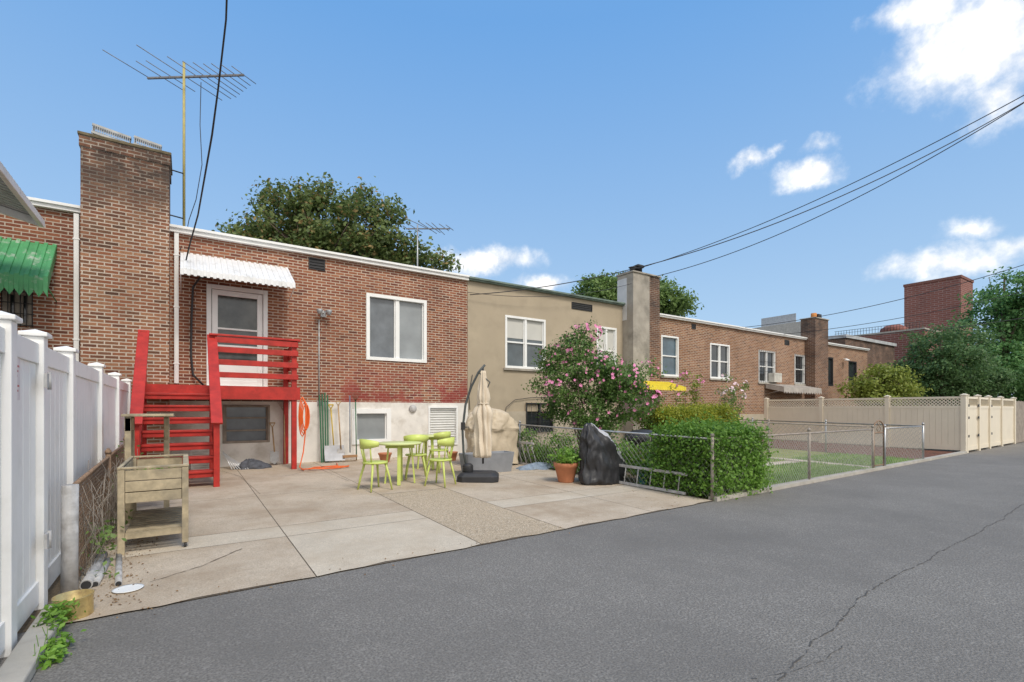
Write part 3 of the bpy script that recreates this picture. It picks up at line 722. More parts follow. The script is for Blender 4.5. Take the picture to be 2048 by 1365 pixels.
# ---------------------------------------------------------------- foliage
def foliage(name,blobs,ncl,nlf,size,mat,parent,spread=.35,box=False,asp=.6,outb=.6,rmin=.5,up=.5):
    rng=np.random.default_rng(int(abs(blobs[0][0]*131+blobs[0][2]*17+ncl))%99999)
    vol=np.array([b[3]*b[4]*b[5] for b in blobs]);vol=vol**.8;vol/=vol.sum()
    bi=rng.choice(len(blobs),ncl,p=vol);B=np.array(blobs)[bi]
    if box:
        u=rng.uniform(-1,1,(ncl,3));ax=rng.integers(0,3,ncl);sg=rng.choice([-1,1],ncl);sg=np.where(ax==2,1,sg)
        u[np.arange(ncl),ax]=sg*rng.uniform(.84,1.05,ncl)
        nrm=np.zeros((ncl,3));nrm[np.arange(ncl),ax]=sg;d=nrm
    else:
        d=rng.normal(size=(ncl,3));d/=np.linalg.norm(d,axis=1)[:,None];rr=rmin+(1.03-rmin)*rng.random(ncl)**.6;u=d*rr[:,None]
    cen=B[:,:3]+u*B[:,3:6]
    c=np.repeat(cen,nlf,0);dd=np.repeat(d,nlf,0);n=len(c)
    c=c+rng.normal(size=(n,3))*spread*np.array([1,1,.6] if not box else [1,1,1])
    nr=dd*outb+rng.normal(size=(n,3))*.55+np.array([0,0,up]);nr/=np.linalg.norm(nr,axis=1)[:,None]
    t=np.cross(nr,rng.normal(size=(n,3)));t/=np.linalg.norm(t,axis=1)[:,None];b=np.cross(nr,t)
    s=(size*rng.uniform(.6,1.3,n))[:,None]
    v=np.stack([c-t*s*.5,c-b*s*.5*asp+nr*s*.08,c+t*s*.5,c+b*s*.5*asp+nr*s*.08],1).reshape(-1,3)
    off=OFF.get(parent.name,Vector((0,0,0))) if parent else Vector((0,0,0))
    v=v-np.array(off)
    me=bpy.data.meshes.new(name);me.vertices.add(n*4);me.vertices.foreach_set('co',v.astype(np.float32).ravel())
    me.loops.add(n*4);me.loops.foreach_set('vertex_index',np.arange(n*4,dtype=np.int32));me.polygons.add(n)
    me.polygons.foreach_set('loop_start',np.arange(0,n*4,4,dtype=np.int32));me.polygons.foreach_set('loop_total',np.full(n,4,dtype=np.int32))
    me.materials.append(mat);me.update(calc_edges=True);me.validate()
    o=bpy.data.objects.new(name,me);col.objects.link(o)
    if parent:o.parent=parent
    OFF[o.name]=off;return o
def tree(label,x,y,blobs,ncl,nlf,size,mat,spread,tr=.25,name='tree',limbs=9,zb=0,rmin=.5,**k):
    T=thing(name,label,'tree',(x,y,zb))
    zt=max(b[2] for b in blobs)
    m=MB();m.tube([(x,y,zb),(x+.1,y,zb+zt*.3),(x,y+.1,zt*.65),(x-.1,y,zt)],[tr,tr*.8,tr*.55,tr*.15],9)
    for i in range(limbs):
        b=random.choice(blobs);a=random.uniform(0,2*PI);z0=random.uniform(.3,.7)*zt
        tip=Vector((b[0]+b[3]*.75*math.cos(a),b[1]+b[4]*.75*math.sin(a),b[2]+b[5]*random.uniform(-.2,.7)));s=Vector((x,y,z0))
        m.tube([s,s.lerp(tip,.5)+Vector((0,0,.3)),tip],[tr*.4,tr*.22,tr*.06],6)
    m.build('trunk',bark,T);foliage('crown',blobs,ncl,nlf,size,mat,T,spread,rmin=rmin,**k);return T
p=P(640,500,25)
bl=[(p.x,p.y,7.6,2.6,2.6,2.6)]
for (px,py,rx,rz) in((560,450,1.6,1.3),(515,470,1.0,.8),(475,480,.6,.4),(640,440,1.6,1.4),(715,460,1.7,1.4),(765,435,.8,.6),(680,510,2.0,1.4),(560,510,1.8,1.4),(770,500,1.3,1.1),(830,520,.7,.5),(600,400,.8,.6),(550,382,.5,.4),(870,535,.7,.3),(715,405,.5,.4),(455,500,.6,.6),(640,390,.5,.4)):
    q=P(px,py,25+random.uniform(-1.5,1));bl.append((q.x,q.y,q.z,rx,1.8,rz))
tree('big leafy maple tree rising behind the red brick house',p.x,p.y,bl,640,54,.23,lf_maple,.30,.3,limbs=16)
p=P(1265,600,33);bl=[]
for px,py,rx,rz in((1225,595,1.4,1.0),(1190,582,.9,.8),(1290,605,1.6,1.0),(1330,605,1.1,.9),(1350,620,.7,.6),(1195,605,1.2,.9),(1315,580,.6,.5),(1210,560,.4,.3)):
    q=P(px,py,33+random.uniform(-1,1));bl.append((q.x,q.y,q.z,rx,1.7,rz))
tree('light green tree behind the stuccoed chimney of the tan house',p.x,p.y,bl,360,46,.24,lf_mid,.3,.25,limbs=9)
p=P(2010,700,31);bl=[]
for px,py,rx,rz in((2045,590,1.3,1.3),(1998,625,1.2,1.2),(2070,640,2.4,2.0),(2005,700,1.8,1.7),(1990,755,1.9,1.4),(2060,740,2.6,2),(2015,580,.6,.6),(2040,800,2.2,1.5),(1960,650,.5,.5),(2035,548,.4,.4),(1945,600,.4,.3),(1935,700,.5,.4)):
    q=P(px,py,31+random.uniform(-1,1));bl.append((q.x,q.y,q.z,rx,1.8,rz))
tree('tall dense green evergreen tree at the right edge of the alley view',p.x,p.y,bl,540,56,.2,lf_pine,.28,.25,limbs=10)
p=P(1885,730,27);bl=[]
for px,py,rx,rz in((1880,700,1.2,.9),(1850,735,.9,.9),(1920,725,1.3,1.0),(1935,680,.7,.5),(1900,775,1.6,1.0),(1850,780,.9,.7),(1950,760,1.2,1.1),(1895,660,.4,.4),(1865,665,.3,.3),(1825,745,.4,.4)):
    q=P(px,py,27+random.uniform(-1,1));bl.append((q.x,q.y,q.z,rx,1.4,rz))
tree('dark bushy conifer behind the beige fence, left of the tallest evergreen',p.x,p.y,bl,400,56,.16,lf_dark,.24,.2,limbs=8)
p=P(1760,790,24);bl=[]
for px,py,rx,rz in((1750,765,1.0,.6),(1790,770,.9,.6),(1720,780,.7,.4),(1775,745,.5,.4),(1810,785,.6,.5),(1760,795,1.3,.6)):
    q=P(px,py,24+random.uniform(-.5,.5));bl.append((q.x,q.y,q.z,rx,.8,rz))
tree('yellow green shrub tree peeking over the beige fence',p.x,p.y,bl,220,40,.15,lf_lime,.2,.08,limbs=8)
p=P(2120,700,42);bl=[(p.x,p.y,6,5,3,5),(p.x+5,p.y-3,5,4,3,4.5)]
tree('distant dark tree past the wooden fence at right edge',p.x,p.y,bl,260,40,.4,lf_dark,.5,.3)
def flowers(parent,blobs,n,size,mat,name='blossoms'):
    m=MB()
    for _ in range(n):
        b=random.choice(blobs);d=Vector((random.gauss(0,1),random.gauss(0,1)-.4,random.gauss(0,1)+.3)).normalized()
        c=Vector((b[0]+d.x*b[3]*1.12,b[1]+d.y*b[4]*1.12,b[2]+d.z*b[5]*1.12))
        nrm=(d+Vector((random.uniform(-.4,.4),random.uniform(-.6,.2),random.uniform(-.3,.3)))).normalized();t=nrm.orthogonal().normalized();w=nrm.cross(t);s=size*random.uniform(.6,1.2)
        for k in range(5):
            a=2*PI*k/5;a0=a-.55;a1=a+.55
            f=lambda an,r,h:c+(t*math.cos(an)+w*math.sin(an))*r*s+nrm*h*s
            m.quad(c,f(a0,.8,.35),f(a,1.1,.3),f(a1,.8,.35))
    return m.build(name,mat,parent)
cx_,cy_=8.2,9.0
T=thing('flowering_shrub','large shrub covered in pink blossoms in front of the tan stucco house','shrub',(cx_,cy_,.08))
bl=[]
for px,py,rx,rz in((1190,765,.75,.6),(1130,760,.5,.6),(1245,770,.5,.5),(1150,700,.38,.40),(1205,735,.4,.35),(1190,825,.8,.55),(1262,805,.4,.5),(1125,815,.4,.45),(1108,720,.28,.3),(1275,745,.25,.25),(1165,668,.18,.22),(1090,775,.18,.2),(1185,855,.6,.3)):
    q=P(px,py,12+random.uniform(-.35,.35));bl.append((q.x,q.y,q.z,rx,.55,rz))
foliage('foliage',bl,560,34,.075,lf_rose,T,.11)
flowers(T,bl[:12],400,.038,pinkm)
m=MB()
for i in range(9):
    b=bl[i];m.tube([(cx_+random.uniform(-.15,.15),cy_+random.uniform(-.1,.1),.08),(cx_*.5+b[0]*.5,cy_,.9),(b[0],b[1],b[2]+b[5]*.8)],[.03,.02,.008],6)
for i in range(26):
    b=random.choice(bl[:12]);a=random.uniform(-.5,.5);m.tube([(b[0],b[1],b[2]),(b[0]+a*b[3],b[1]-.2,b[2]+b[5]),(b[0]+a*1.7*b[3],b[1]-.25,b[2]+b[5]*random.uniform(1.2,1.6))],[.008,.006,.003],4)
m.build('stem',bark,T)
def stemplant(label,x,y,hgt,n,lean,mat,fm=None,name='flowering_plant',spr=.3,ls=.07):
    T=thing(name,label,'plant',(x,y,gz(x,y)));m=MB();bl=[]
    for i in range(n):
        a=random.uniform(0,2*PI);s=random.uniform(.3,1)*spr;h_=hgt*random.uniform(.7,1)
        tip=Vector((x+math.cos(a)*s,y+math.sin(a)*s,gz(x,y)+h_));m.tube([(x,y,gz(x,y)),(x+math.cos(a)*s*.5,y+math.sin(a)*s*.5,h_*.5),tip],[.012,.009,.004],5)
        for k in range(4):
            f_=.4+.2*k;bl.append((x+math.cos(a)*s*f_,y+math.sin(a)*s*f_,gz(x,y)+h_*f_,.12,.12,.15))
    m.build('stem',bark,T);foliage('foliage',bl,n*16,14,ls,mat,T,.07)
    if fm:flowers(T,bl[3::4],n*5,.05,fm)
    return T
q=P(1375,820,15.5);stemplant('thin tall shrub with pink flowers left of the white flowered one',q.x,q.y,2.4,7,.2,lf_lime,pinkm,spr=.45)
q=P(1465,820,17);stemplant('tall shrub with white flowers before the brick houses',q.x,q.y,2.5,9,.2,lf_mid,whitep,spr=.6)
q=P(1300,860,12.8);stemplant('small leggy plant between the pink shrub and golden hedge',q.x,q.y,2.0,4,.2,lf_mid,pinkm,spr=.25)
def hedge(label,x0,x1,y0,y1,z1,mat,n,leaf=.05,sp=.055):
    T=thing('hedge',label,'hedge',((x0+x1)/2,(y0+y1)/2,gz(x0,y0)))
    m=MB();m.box(x0+.16,y0+.16,gz(x0,y0),x1-.16,y1-.16,z1-.17);m.build('dark_core',core,T)  # plain dark box filling the hedge behind the leaf shell
    bl=[((x0+x1)/2,(y0+y1)/2,z1/2+.04,(x1-x0)/2,(y1-y0)/2,z1/2-.04)]
    foliage('foliage',bl,n,18,leaf,mat,T,sp,box=True,asp=.65,outb=.5);return T
hedge('boxy clipped green hedge behind the chain link corner post',6.80,8.2,4.62,5.7,.98,lf_hedge,2100,.055,.11)
hedge('clipped golden green hedge in the middle of the second yard',10.2,12.0,8.1,9.2,1.34,lf_gold,1500,.05,.09)
hedge('smaller golden hedge, right of the larger golden hedge',12.15,13.1,8.1,9.1,1.40,lf_gold,800,.05,.09)
stuffT=thing('vine_plants','tangle of leafy plants growing along the chain link side fence','plants',(7.1,8.5,.05))
bl=[]
for i in range(40):
    y=random.uniform(5.9,11.8);bl.append((7.0+random.uniform(-.15,.35),y,gz(7,y)+random.uniform(.1,.62),.2,.25,.2))
foliage('foliage',bl,560,18,.07,lf_hedge,stuffT,.09)
m=MB()
for i in range(40):
    y=random.uniform(6.0,11.8);x=7.0+random.uniform(-.1,.3);m.tube([(x,y,gz(x,y)),(x+random.uniform(-.2,.2),y+random.uniform(-.2,.2),random.uniform(.5,1.0))],.005,4)
m.build('stem',woodD,stuffT)
T=thing('weed_clump','bright green weeds sprouting beside the tin can and kerb','weeds',(-.7,3.9,0))
foliage('foliage',[(-.68,4.22,.07,.06,.16,.08),(-.62,3.8,.04,.04,.18,.04)],42,12,.045,lf_bright,T,.025,asp=.5)
m=MB()
for i in range(12):
    y=random.uniform(3.5,4.3);m.tube([(-.67,y,0),(-.67+random.uniform(-.05,.08),y+random.uniform(-.05,.05),.13)],.002,3)
m.build('stem',lf_bright,T)
T=thing('dry_vines','dry brown vines and weeds tangled in the rusty left fence','weeds',(-.7,6,0));m=MB()
for i in range(110):
    y=random.uniform(5.0,9.2);x=-.66;pts=[(x,y,gz(x,y))]
    z=0
    for k in range(4):
        z+=random.uniform(.08,.28);y+=random.uniform(-.15,.15);pts.append((x+random.uniform(-.06,.1),y,z))
    m.tube(pts,.003,3)
m.build('stem',woodD,T);foliage('foliage',[(-.62,6.2,.2,.08,1.0,.2),(-.62,8.2,.5,.1,.9,.45),(-.6,5.2,.05,.1,.4,.05)],70,8,.05,lf_mid,T,.06)
m=MB()
for i in range(760):
    if i<250:x=random.uniform(-.66,-.45)+abs(random.gauss(0,.16));y=random.uniform(4.4,6.6)
    elif i<480:x=random.uniform(-.5,6.6);y=12.4-abs(random.gauss(0,.45))
    elif i<560:x=6.6-abs(random.gauss(0,.3));y=random.uniform(4.7,11)
    else:x=random.uniform(-1,16);y=edge(x)+random.gauss(0,.16)
    z=gz(x,y)+.016;s=random.uniform(.005,.015);a=random.uniform(0,PI);dx,dy=math.cos(a)*s,math.sin(a)*s
    m.quad((x-dx,y-dy,z),(x+dy*.5,y-dx*.5,z+random.uniform(0,.01)),(x+dx,y+dy,z+.004),(x-dy*.5,y+dx*.5,z+random.uniform(0,.01)))
stuff(m.build('fallen_leaves',lf_dry),'scattered dry fallen leaves on patio and alley edge','leaves')
# ---------------------------------------------------------------- chairs & tables
def make_chair(label):
    T=thing('patio_chair',label,'chair',(0,0,0),'lime green patio chairs')
    m=MB();m.lathe([(.02,.435),(.19,.435),(.205,.445),(.205,.46),(.195,.468),(.02,.462)],seg=28);m.build('seat',lime,T)
    for sx in(-1,1):
        for sy in(-1,1):
            m=MB();m.tube([(sx*.12,sy*.12,.44),(sx*.165,sy*.165,.22),(sx*.195,sy*.20,0)],[.02,.018,.014],8);m.build('leg',lime,T)
    m=MB();seg=22
    v=[];f=[]
    for i in range(seg+1):
        a=R(198+(342-198)*i/seg);hh=.07*math.sin(PI*(.12+.76*i/seg))+.012
        for (r_,z) in((.225,.77-hh),(.243,.77-hh),(.25,.77+hh),(.232,.77+hh)):v.append((r_*math.cos(a),r_*math.sin(a),z))
    for i in range(seg):
        for k in range(4):
            k2=(k+1)%4;f.append((i*4+k,i*4+k2,i*4+4+k2,i*4+4+k))
    f+=[(0,1,2,3),(seg*4+3,seg*4+2,seg*4+1,seg*4)]
    m.add(v,f,True);m.build('backrest',lime,T)
    for s in(-1,0,1):
        m=MB();a=R(270+s*38);m.tube([(.17*math.cos(a),.17*math.sin(a),.45),(.205*math.cos(a),.205*math.sin(a),.6),(.235*math.cos(a),.235*math.sin(a),.75)],[.013,.012,.012],7);m.build('back_spindle',lime,T)
    return T
def setc(o,px,py,rz):
    q=PG(px,py);o.location=(q.x,q.y,gz(q.x,q.y)+.012);o.rotation_euler=(0,0,R(rz))
ch=make_chair('lime green chair nearest the red stairs, left of the front table')
setc(ch,750,981,-75)
def chair(px,py,rz,label):
    q=PG(px,py);return dup(ch,(q.x,q.y,gz(q.x,q.y)+.012),R(rz),label)
chair(881,972,35,'lime green chair at front right with its back to the alley')
chair(832,958,-20,'lime green chair directly behind the front round table')
chair(878,944,20,'rearmost lime green chair, nearest the tan grill cover')
def make_table(label):
    T=thing('patio_table',label,'table',(0,0,0),'lime green round patio tables')
    m=MB();m.lathe([(.02,.70),(.37,.70),(.385,.712),(.385,.728),(.375,.736),(.02,.736)],seg=36);m.build('tabletop',limeT,T)
    for k in range(4):
        a=R(45+90*k);m=MB();c,s=math.cos(a),math.sin(a);m.beam((c*.2,s*.2,.70),(c*.26,s*.26,0),.06,.028,(c,s,0));m.build('leg',lime,T,bev=.004)
    m=MB();m.beam((-.18,-.18,.66),(.18,.18,.66),.03,.05);m.beam((-.18,.18,.655),(.18,-.18,.655),.03,.05);m.build('stretcher',lime,T);return T
t1=make_table('round lime green table in front, beside the leftmost chair')
q=PG(800,968);t1.location=(q.x,q.y,gz(q.x,q.y)+.012);t1.rotation_euler=(0,0,R(20))
q=PG(858,938);dup(t1,(q.x,q.y,gz(q.x,q.y)+.012),R(40),'second round lime green table, farther back toward the house')
# ---------------------------------------------------------------- umbrella
q=PG(957,962);UX,UY=q.x,q.y;ud=CF*UX+SF*UY
T=thing('patio_umbrella','folded tan cantilever umbrella with curved dark mast on a black base','umbrella',(UX,UY,gz(UX,UY)+.012))
z=gz(UX,UY)+.012
m=MB()
rt=Vector((SF,-CF,0))
ax=rt*.38;bx_=Vector((CF,SF,0))*.3
def pr(f,zz):return [Vector((UX,UY,zz))+ax*a*f+bx_*b*f for a,b in((-1,-.75),(-.75,-1),(.75,-1),(1,-.75),(1,.75),(.75,1),(-.75,1),(-1,.75))]
v=pr(1,z)+pr(1,z+.1)+pr(.82,z+.16);f=[]
for L in(0,8):
    for k in range(8):k2=(k+1)%8;f.append((L+k,L+k2,L+8+k2,L+8+k))
f.append(tuple(range(16,24)));m.add(v,f);m.lathe([(.1,0),(.1,.12),(.06,.16)],(UX-rt.x*.2,UY-rt.y*.2,z+.16),14);m.build('base',black,T,bev=.01)
m=MB();m.tube([P(935,945,ud),P(927,905,ud),P(925,860,ud),P(931,810,ud),P(942,775,ud),P(957,745,ud),P(970,730,ud)],.022,9)
m.tube([P(957,745,ud),P(980,765,ud),P(968,790,ud)],.012,6);m.build('mast',M('mast_grey',(.07,.08,.08),.5),T)
m=MB();m.box(-.03,-.03,0,.03,.03,.14);c=P(926,860,ud);m.v=[(a+c.x,b+c.y,d_+c.z) for a,b,d_ in m.v];m.tube([c+Vector((0,0,.05)),c+Vector((.1,-.05,.05)),c+Vector((.1,-.05,0))],.01,5);m.build('crank',black,T)
c0=P(966,915,ud);zt=P(970,742,ud).z;zb=c0.z
prof=[]
for i in range(29):
    t_=i/28;r_=.145-.02*t_-.09*max(0,t_-.55)/.45-.035*math.exp(-((t_-.62)/.035)**2)+.02*math.exp(-((t_-.5)/.05)**2);prof.append((max(.03,r_*(.9 if i==0 else 1)),zb+(zt-zb)*t_-z))
m=MB();m.lathe(prof,(c0.x,c0.y,z),72,mod=lambda a,zz:1+.24*math.sin(a*8+zz*3)+.10*math.sin(a*17+zz*9)+.08*math.sin(a*3+zz*14));m.build('canopy',tan,T)
m=MB();zz=zb+(zt-zb)*.62;m.tube([(c0.x+.105*math.cos(k/10*2*PI),c0.y+.105*math.sin(k/10*2*PI),zz) for k in range(11)],.012,6);m.build('strap',tan,T)
m=MB();m.tube([(c0.x,c0.y,zb-.12),(c0.x,c0.y,zt+.06)],.018,8);m.build('pole',black,T)
def drape(m,c,prof,n=64,ex=4,wr=.02,seed=0,mi=lambda a,z:0,nz=0):
    v=[];f=[];rg=random.Random(seed);ph=[rg.uniform(0,6) for _ in range(8)]
    for j,(z_,rx,ry,ox,oy) in enumerate(prof):
        for k in range(n):
            a=2*PI*k/n;ca,sa=math.cos(a),math.sin(a);rr=(abs(ca)**ex+abs(sa)**ex)**(-1/ex)
            w=1+wr*(math.sin(a*5+ph[0]+z_*4)+.7*math.sin(a*9+ph[1]-z_*7)+.5*math.sin(a*17+ph[2]+z_*11)+.6*math.sin(z_*16+ph[3]+a*2))
            x=ox+rx*rr*ca*w;y=oy+ry*rr*sa*w
            if nz:
                q1=mnoise.noise(Vector((x*5+seed,y*5,z_*3)));q2=abs(mnoise.noise(Vector((x*11,y*11+seed,z_*6))))
                s_=1+nz*(q1*1.0-q2*.9)/max(.25,math.hypot(x-ox,y-oy));x=ox+(x-ox)*s_;y=oy+(y-oy)*s_
            v.append((c[0]+x,c[1]+y,c[2]+z_+.012*math.sin(a*7+ph[4])))
    for j in range(len(prof)-1):
        for k in range(n):
            k2=(k+1)%n;f.append(((j*n+k,j*n+k2,(j+1)*n+k2,(j+1)*n+k),mi(2*PI*k/n,prof[j][0])))
    b=len(m.v);m.v+=v
    for q_,i_ in f:m.f.append([x+b for x in q_]);m.s.append(True);m.m.append(i_)
    m.f.append([b+(len(prof)-1)*n+k for k in range(n)]);m.s.append(True);m.m.append(0)
def fine(prof,k=4):
    out=[]
    for a,b in zip(prof[:-1],prof[1:]):
        for i in range(k):out.append(tuple(a[j]+(b[j]-a[j])*i/k for j in range(5)))
    out.append(prof[-1]);return out
m=MB();drape(m,(6.02,9.9,gz(5,9.6)),fine([(.05,.64,.36,0,0),(.4,.60,.32,0,0),(.8,.60,.32,0,0),(.88,.66,.36,0,0),(.98,.62,.34,0,0),(1.12,.54,.30,-.02,0),(1.24,.42,.25,-.05,0),(1.31,.3,.17,-.08,0),(1.34,.1,.05,-.08,0)],6),96,5,wr=.018,seed=3,nz=.07)
o=tag(m.build('covered_grill',tanD),'barbecue grill under a fitted tan cover near the house','grill')
q=PG(985,948);T=thing('planter_box','empty grey rectangular planter box behind the umbrella base','planter',(q.x,q.y+.2,gz(q.x,q.y)))
z=gz(q.x,q.y)+.012;x0,x1,y0,y1=q.x-.58,q.x+.55,q.y,q.y+.4
def taper(m,x0,x1,y0,y1,z0,z1,t,wall):
    o=[(x0+t,y0+t,z0),(x1-t,y0+t,z0),(x1-t,y1-t,z0),(x0+t,y1-t,z0),(x0,y0,z1),(x1,y0,z1),(x1,y1,z1),(x0,y1,z1),(x0+wall,y0+wall,z1),(x1-wall,y0+wall,z1),(x1-wall,y1-wall,z1),(x0+wall,y1-wall,z1),(x0+wall+t,y0+wall+t,z1-.2),(x1-wall-t,y0+wall+t,z1-.2),(x1-wall-t,y1-wall-t,z1-.2),(x0+wall+t,y1-wall-t,z1-.2)]
    m.add(o,[(0,1,5,4),(1,2,6,5),(2,3,7,6),(3,0,4,7),(4,5,9,8),(5,6,10,9),(6,7,11,10),(7,4,8,11),(8,9,13,12),(9,10,14,13),(10,11,15,14),(11,8,12,15),(12,13,14,15)])
m=MB();taper(m,x0,x1,y0,y1,z,z+.42,.05,.03);m.build('box',M('planter_grey',(.25,.26,.28),.6,.1,6),T,bev=.006)
def pot(label,x,y,r,h,mat=terra,plant=None,name='flower_pot',pl=.3):
    z=gz(x,y)+.012;T=thing(name,label,'pot',(x,y,z));m=MB()
    m.lathe([(r*.62,0),(r*.66,.02),(r*.93,h*.78),(r*1.0,h*.8),(r*1.04,h*.98),(r*1.02,h),(r*.88,h),(r*.85,h*.85),(r*.1,h*.84)],(x,y,z),28);m.build('bowl',mat,T)
    if plant:
        foliage('foliage',[(x,y,z+h+pl*.5,r*.9,r*.9,pl*.6)],45,12,.07,plant,T,.06)
        m=MB()
        for i in range(9):m.tube([(x,y,z+h*.8),(x+random.uniform(-.2,.2),y+random.uniform(-.2,.2),z+h+pl*random.uniform(.8,1.3))],.006,4)
        m.build('stem',lf_mid,T)
q=PG(1132,965);pot('large terracotta pot with a leafy plant beside the tarp covered bike',q.x,q.y,.225,.36,plant=lf_bright,pl=.22)
q=PG(770,925);pot('small terracotta pot on the patio behind the lime chairs',q.x,q.y,.16,.22)
q=PG(905,922);pot('small brown pot near the louver at the house wall',q.x,q.y,.13,.22)
pot('teal plastic pot behind the side fence under the hedge',7.0,6.15,.13,.2,M('teal',(.06,.25,.27),.5),plant=lf_hedge,pl=.15)
q=PG(1203,966);z=gz(q.x,q.y)+.012
m=MB()
prof=fine([(0,.50,.30,.02,0),(.06,.53,.32,.02,0),(.3,.50,.29,.02,.0),(.55,.46,.24,-.02,0),(.72,.39,.20,-.09,0),(.86,.30,.16,-.17,0),(.97,.21,.12,-.24,0),(1.06,.12,.08,-.30,0),(1.1,.05,.04,-.32,0)],5)
def tm(a,zz):
    d=math.degrees(a);s=285+38*(1-zz)
    return 1 if (s<d<358 and zz>.1) or (d>=358 and zz>.3) or (d<30 and .3<zz) else 0
drape(m,(q.x,q.y,z),prof,120,2.3,.04,5,mi=tm,nz=.065)
tag(m.build('tarp_cover',[tarpB,tarpS]),'bulky item under a black and silver tarp beside the fence','tarp')
def ladder(label,p0,p1,wv,n,mat=alum):
    T=thing('ladder',label,'ladder',p0);p0=Vector(p0);p1=Vector(p1);wv=Vector(wv)
    for s in(0,1):
        m=MB();m.beam(p0+wv*s,p1+wv*s,.025,.045);m.build('side_rail',mat,T)
    for i in range(n):
        c=p0+(p1-p0)*((i+.5)/n);m=MB();m.tube([c,c+wv],.011,6);m.build('rung',mat,T)
ladder('aluminium ladder leaning low against the chain link fence by the hedge',(6.60,6.7,.08),(6.66,5.0,.06),(.05,0,.30),6,greyst)
ladder('short white ladder standing behind the potted plant at the side fence',(6.68,9.9,.12),(6.68,8.9,.12),(.0,0.25,.5),5,greyst)
q=P(1285,878,10.8);T=thing('kettle_grill','black barbecue lid showing above the side fence plants','grill',(q.x,q.y,gz(q.x,q.y)))
m=MB();m.lathe([(.02,.55),(.25,.58),(.38,.72),(.40,.8),(.36,.88),(.2,.95),(.02,.97)],(q.x,q.y,0),24);m.build('bowl',black,T)
for k in range(3):
    a=k*2.1;m=MB();m.tube([(q.x+.2*math.cos(a),q.y+.2*math.sin(a),.6),(q.x+.33*math.cos(a),q.y+.33*math.sin(a),gz(q.x,q.y))],.014,6);m.build('leg',black,T)
# ---------------------------------------------------------------- raised wooden planter
T=thing('raised_planter','weathered wooden raised planter on legs at the left fence','planter',(-.25,6.5,0))
x0,x1,y0,y1=-.50,.0,5.86,7.2;zt=.84
for i,(x,y) in enumerate(((x0,y0),(x1,y0),(x0,y1),(x1,y1))):
    m=MB();g=gz(x,y)+.012;m.box(x-.027,y-.027,g+(.05 if x==x1 else 0),x+.027,y+.027,zt-.005);m.build('leg',wood,T,bev=.004)
    if x==x1:
        m=MB();m.tube([(x-.012,y,g+.025),(x+.012,y,g+.025)],.026,12);m.build('caster',black,T)
for j in range(3):
    z0=.52+j*.105;m=MB()
    m.box(x0+.03,y0-.022,z0,x1-.03,y0+.0,z0+.097);m.box(x0+.03,y1,z0,x1-.03,y1+.022,z0+.097)
    m.box(x0-.022,y0+.03,z0,x0,y1-.03,z0+.097);m.box(x1,y0+.03,z0,x1+.022,y1-.03,z0+.097);m.build('side_board',wood,T,bev=.004)
m=MB();m.box(x0,y0-.03,zt,x1+.03,y0+.02,zt+.02);m.box(x0,y1-.02,zt,x1+.03,y1+.03,zt+.02);m.box(x0-.03,y0-.03,zt,x0-.001,y1+.03,zt+.02);m.box(x1-.02,y0+.021,zt,x1+.03,y1-.021,zt+.02);m.build('rim',wood,T,bev=.004)
m=MB();m.box(x0+.0,y0+.002,.52,x1-.0,y1-.002,.70);m.build('earth',soil,T)
m=MB()
for i in range(11):
    y=y0+.05+i*(y1-y0-.1)/11;m.box(x0+.03,y,.22,x1-.03,y+.08,.24)
m.box(x0+.03,y0-.01,.18,x1-.03,y0+.015,.235);m.box(x0+.03,y1-.015,.16,x1-.03,y1+.01,.22);m.build('shelf',wood,T)
foliage('sprouts',[(-.25,6.6,.73,.18,.4,.02)],14,5,.04,lf_bright,T,.03)
T2=thing('wooden_stand','tall weathered wooden stand with a small top shelf behind planter','stand',(-.5,7.4,.05))
for x,y in((-.56,7.3),(-.56,7.75),(-.2,7.75)):
    m=MB();m.box(x-.03,y-.03,gz(0,y),x+.03,y+.03,1.32);m.build('leg',wood,T2,bev=.004)
m=MB();m.box(-.62,7.24,1.32,-.12,7.8,1.35);m.build('shelf',wood,T2,bev=.004)
m=MB();m.box(-.59,7.27,1.15,-.53,7.78,1.3);m.build('brace',wood,T2)
m=MB();m.beam((-.2,7.75,1.0),(-.2,7.5,1.3),.04,.04);m.build('brace',wood,T2)
for i,(a,b,r_,lab) in enumerate((((172,1185),(205,1122),.04,'thick grey pipe lying at the foot of the rusty fence, leftmost'),((190,1180),(217,1130),.026,'thinner grey pipe in the middle of the pipes by rusty fence'),((237,1178),(238,1118),.024,'short grey pipe lying under the wooden planter leg'))):
    p=G(*a);q=G(*b);m=MB();v0=Vector((p.x,p.y,r_+.015));v1=Vector((q.x,q.y,r_+.015));m.tube([v0,v1],r_,12)
    m.tube([v0-(v1-v0).normalized()*.003,v0-(v1-v0).normalized()*.001],r_*.8,12,mi=1);tag(m.build('pipe',[greyst,dark]),lab,'pipe','grey pipes by the left fence')
q=G(147,1235);m=MB();prof=[(.1,0),(.106,.004)]
for i in range(9):prof.append((.106-.003*(i%2),.02+i*.013))
prof+=[(.109,.145),(.109,.15),(.103,.15),(.1,.03),(.01,.03)]
m.lathe(prof,(q.x,q.y,.002),32);tag(m.build('tin_can',gold),'large dented golden tin can standing on the alley beside weeds','can')
q=PG(256,1183);m=MB();m.lathe([(.01,.0),(.09,.0),(.1,.008),(.085,.006),(.01,.006)],(q.x,q.y,.024),28);tag(m.build('lid',white),'flat white plastic lid lying on the concrete near alley','lid')
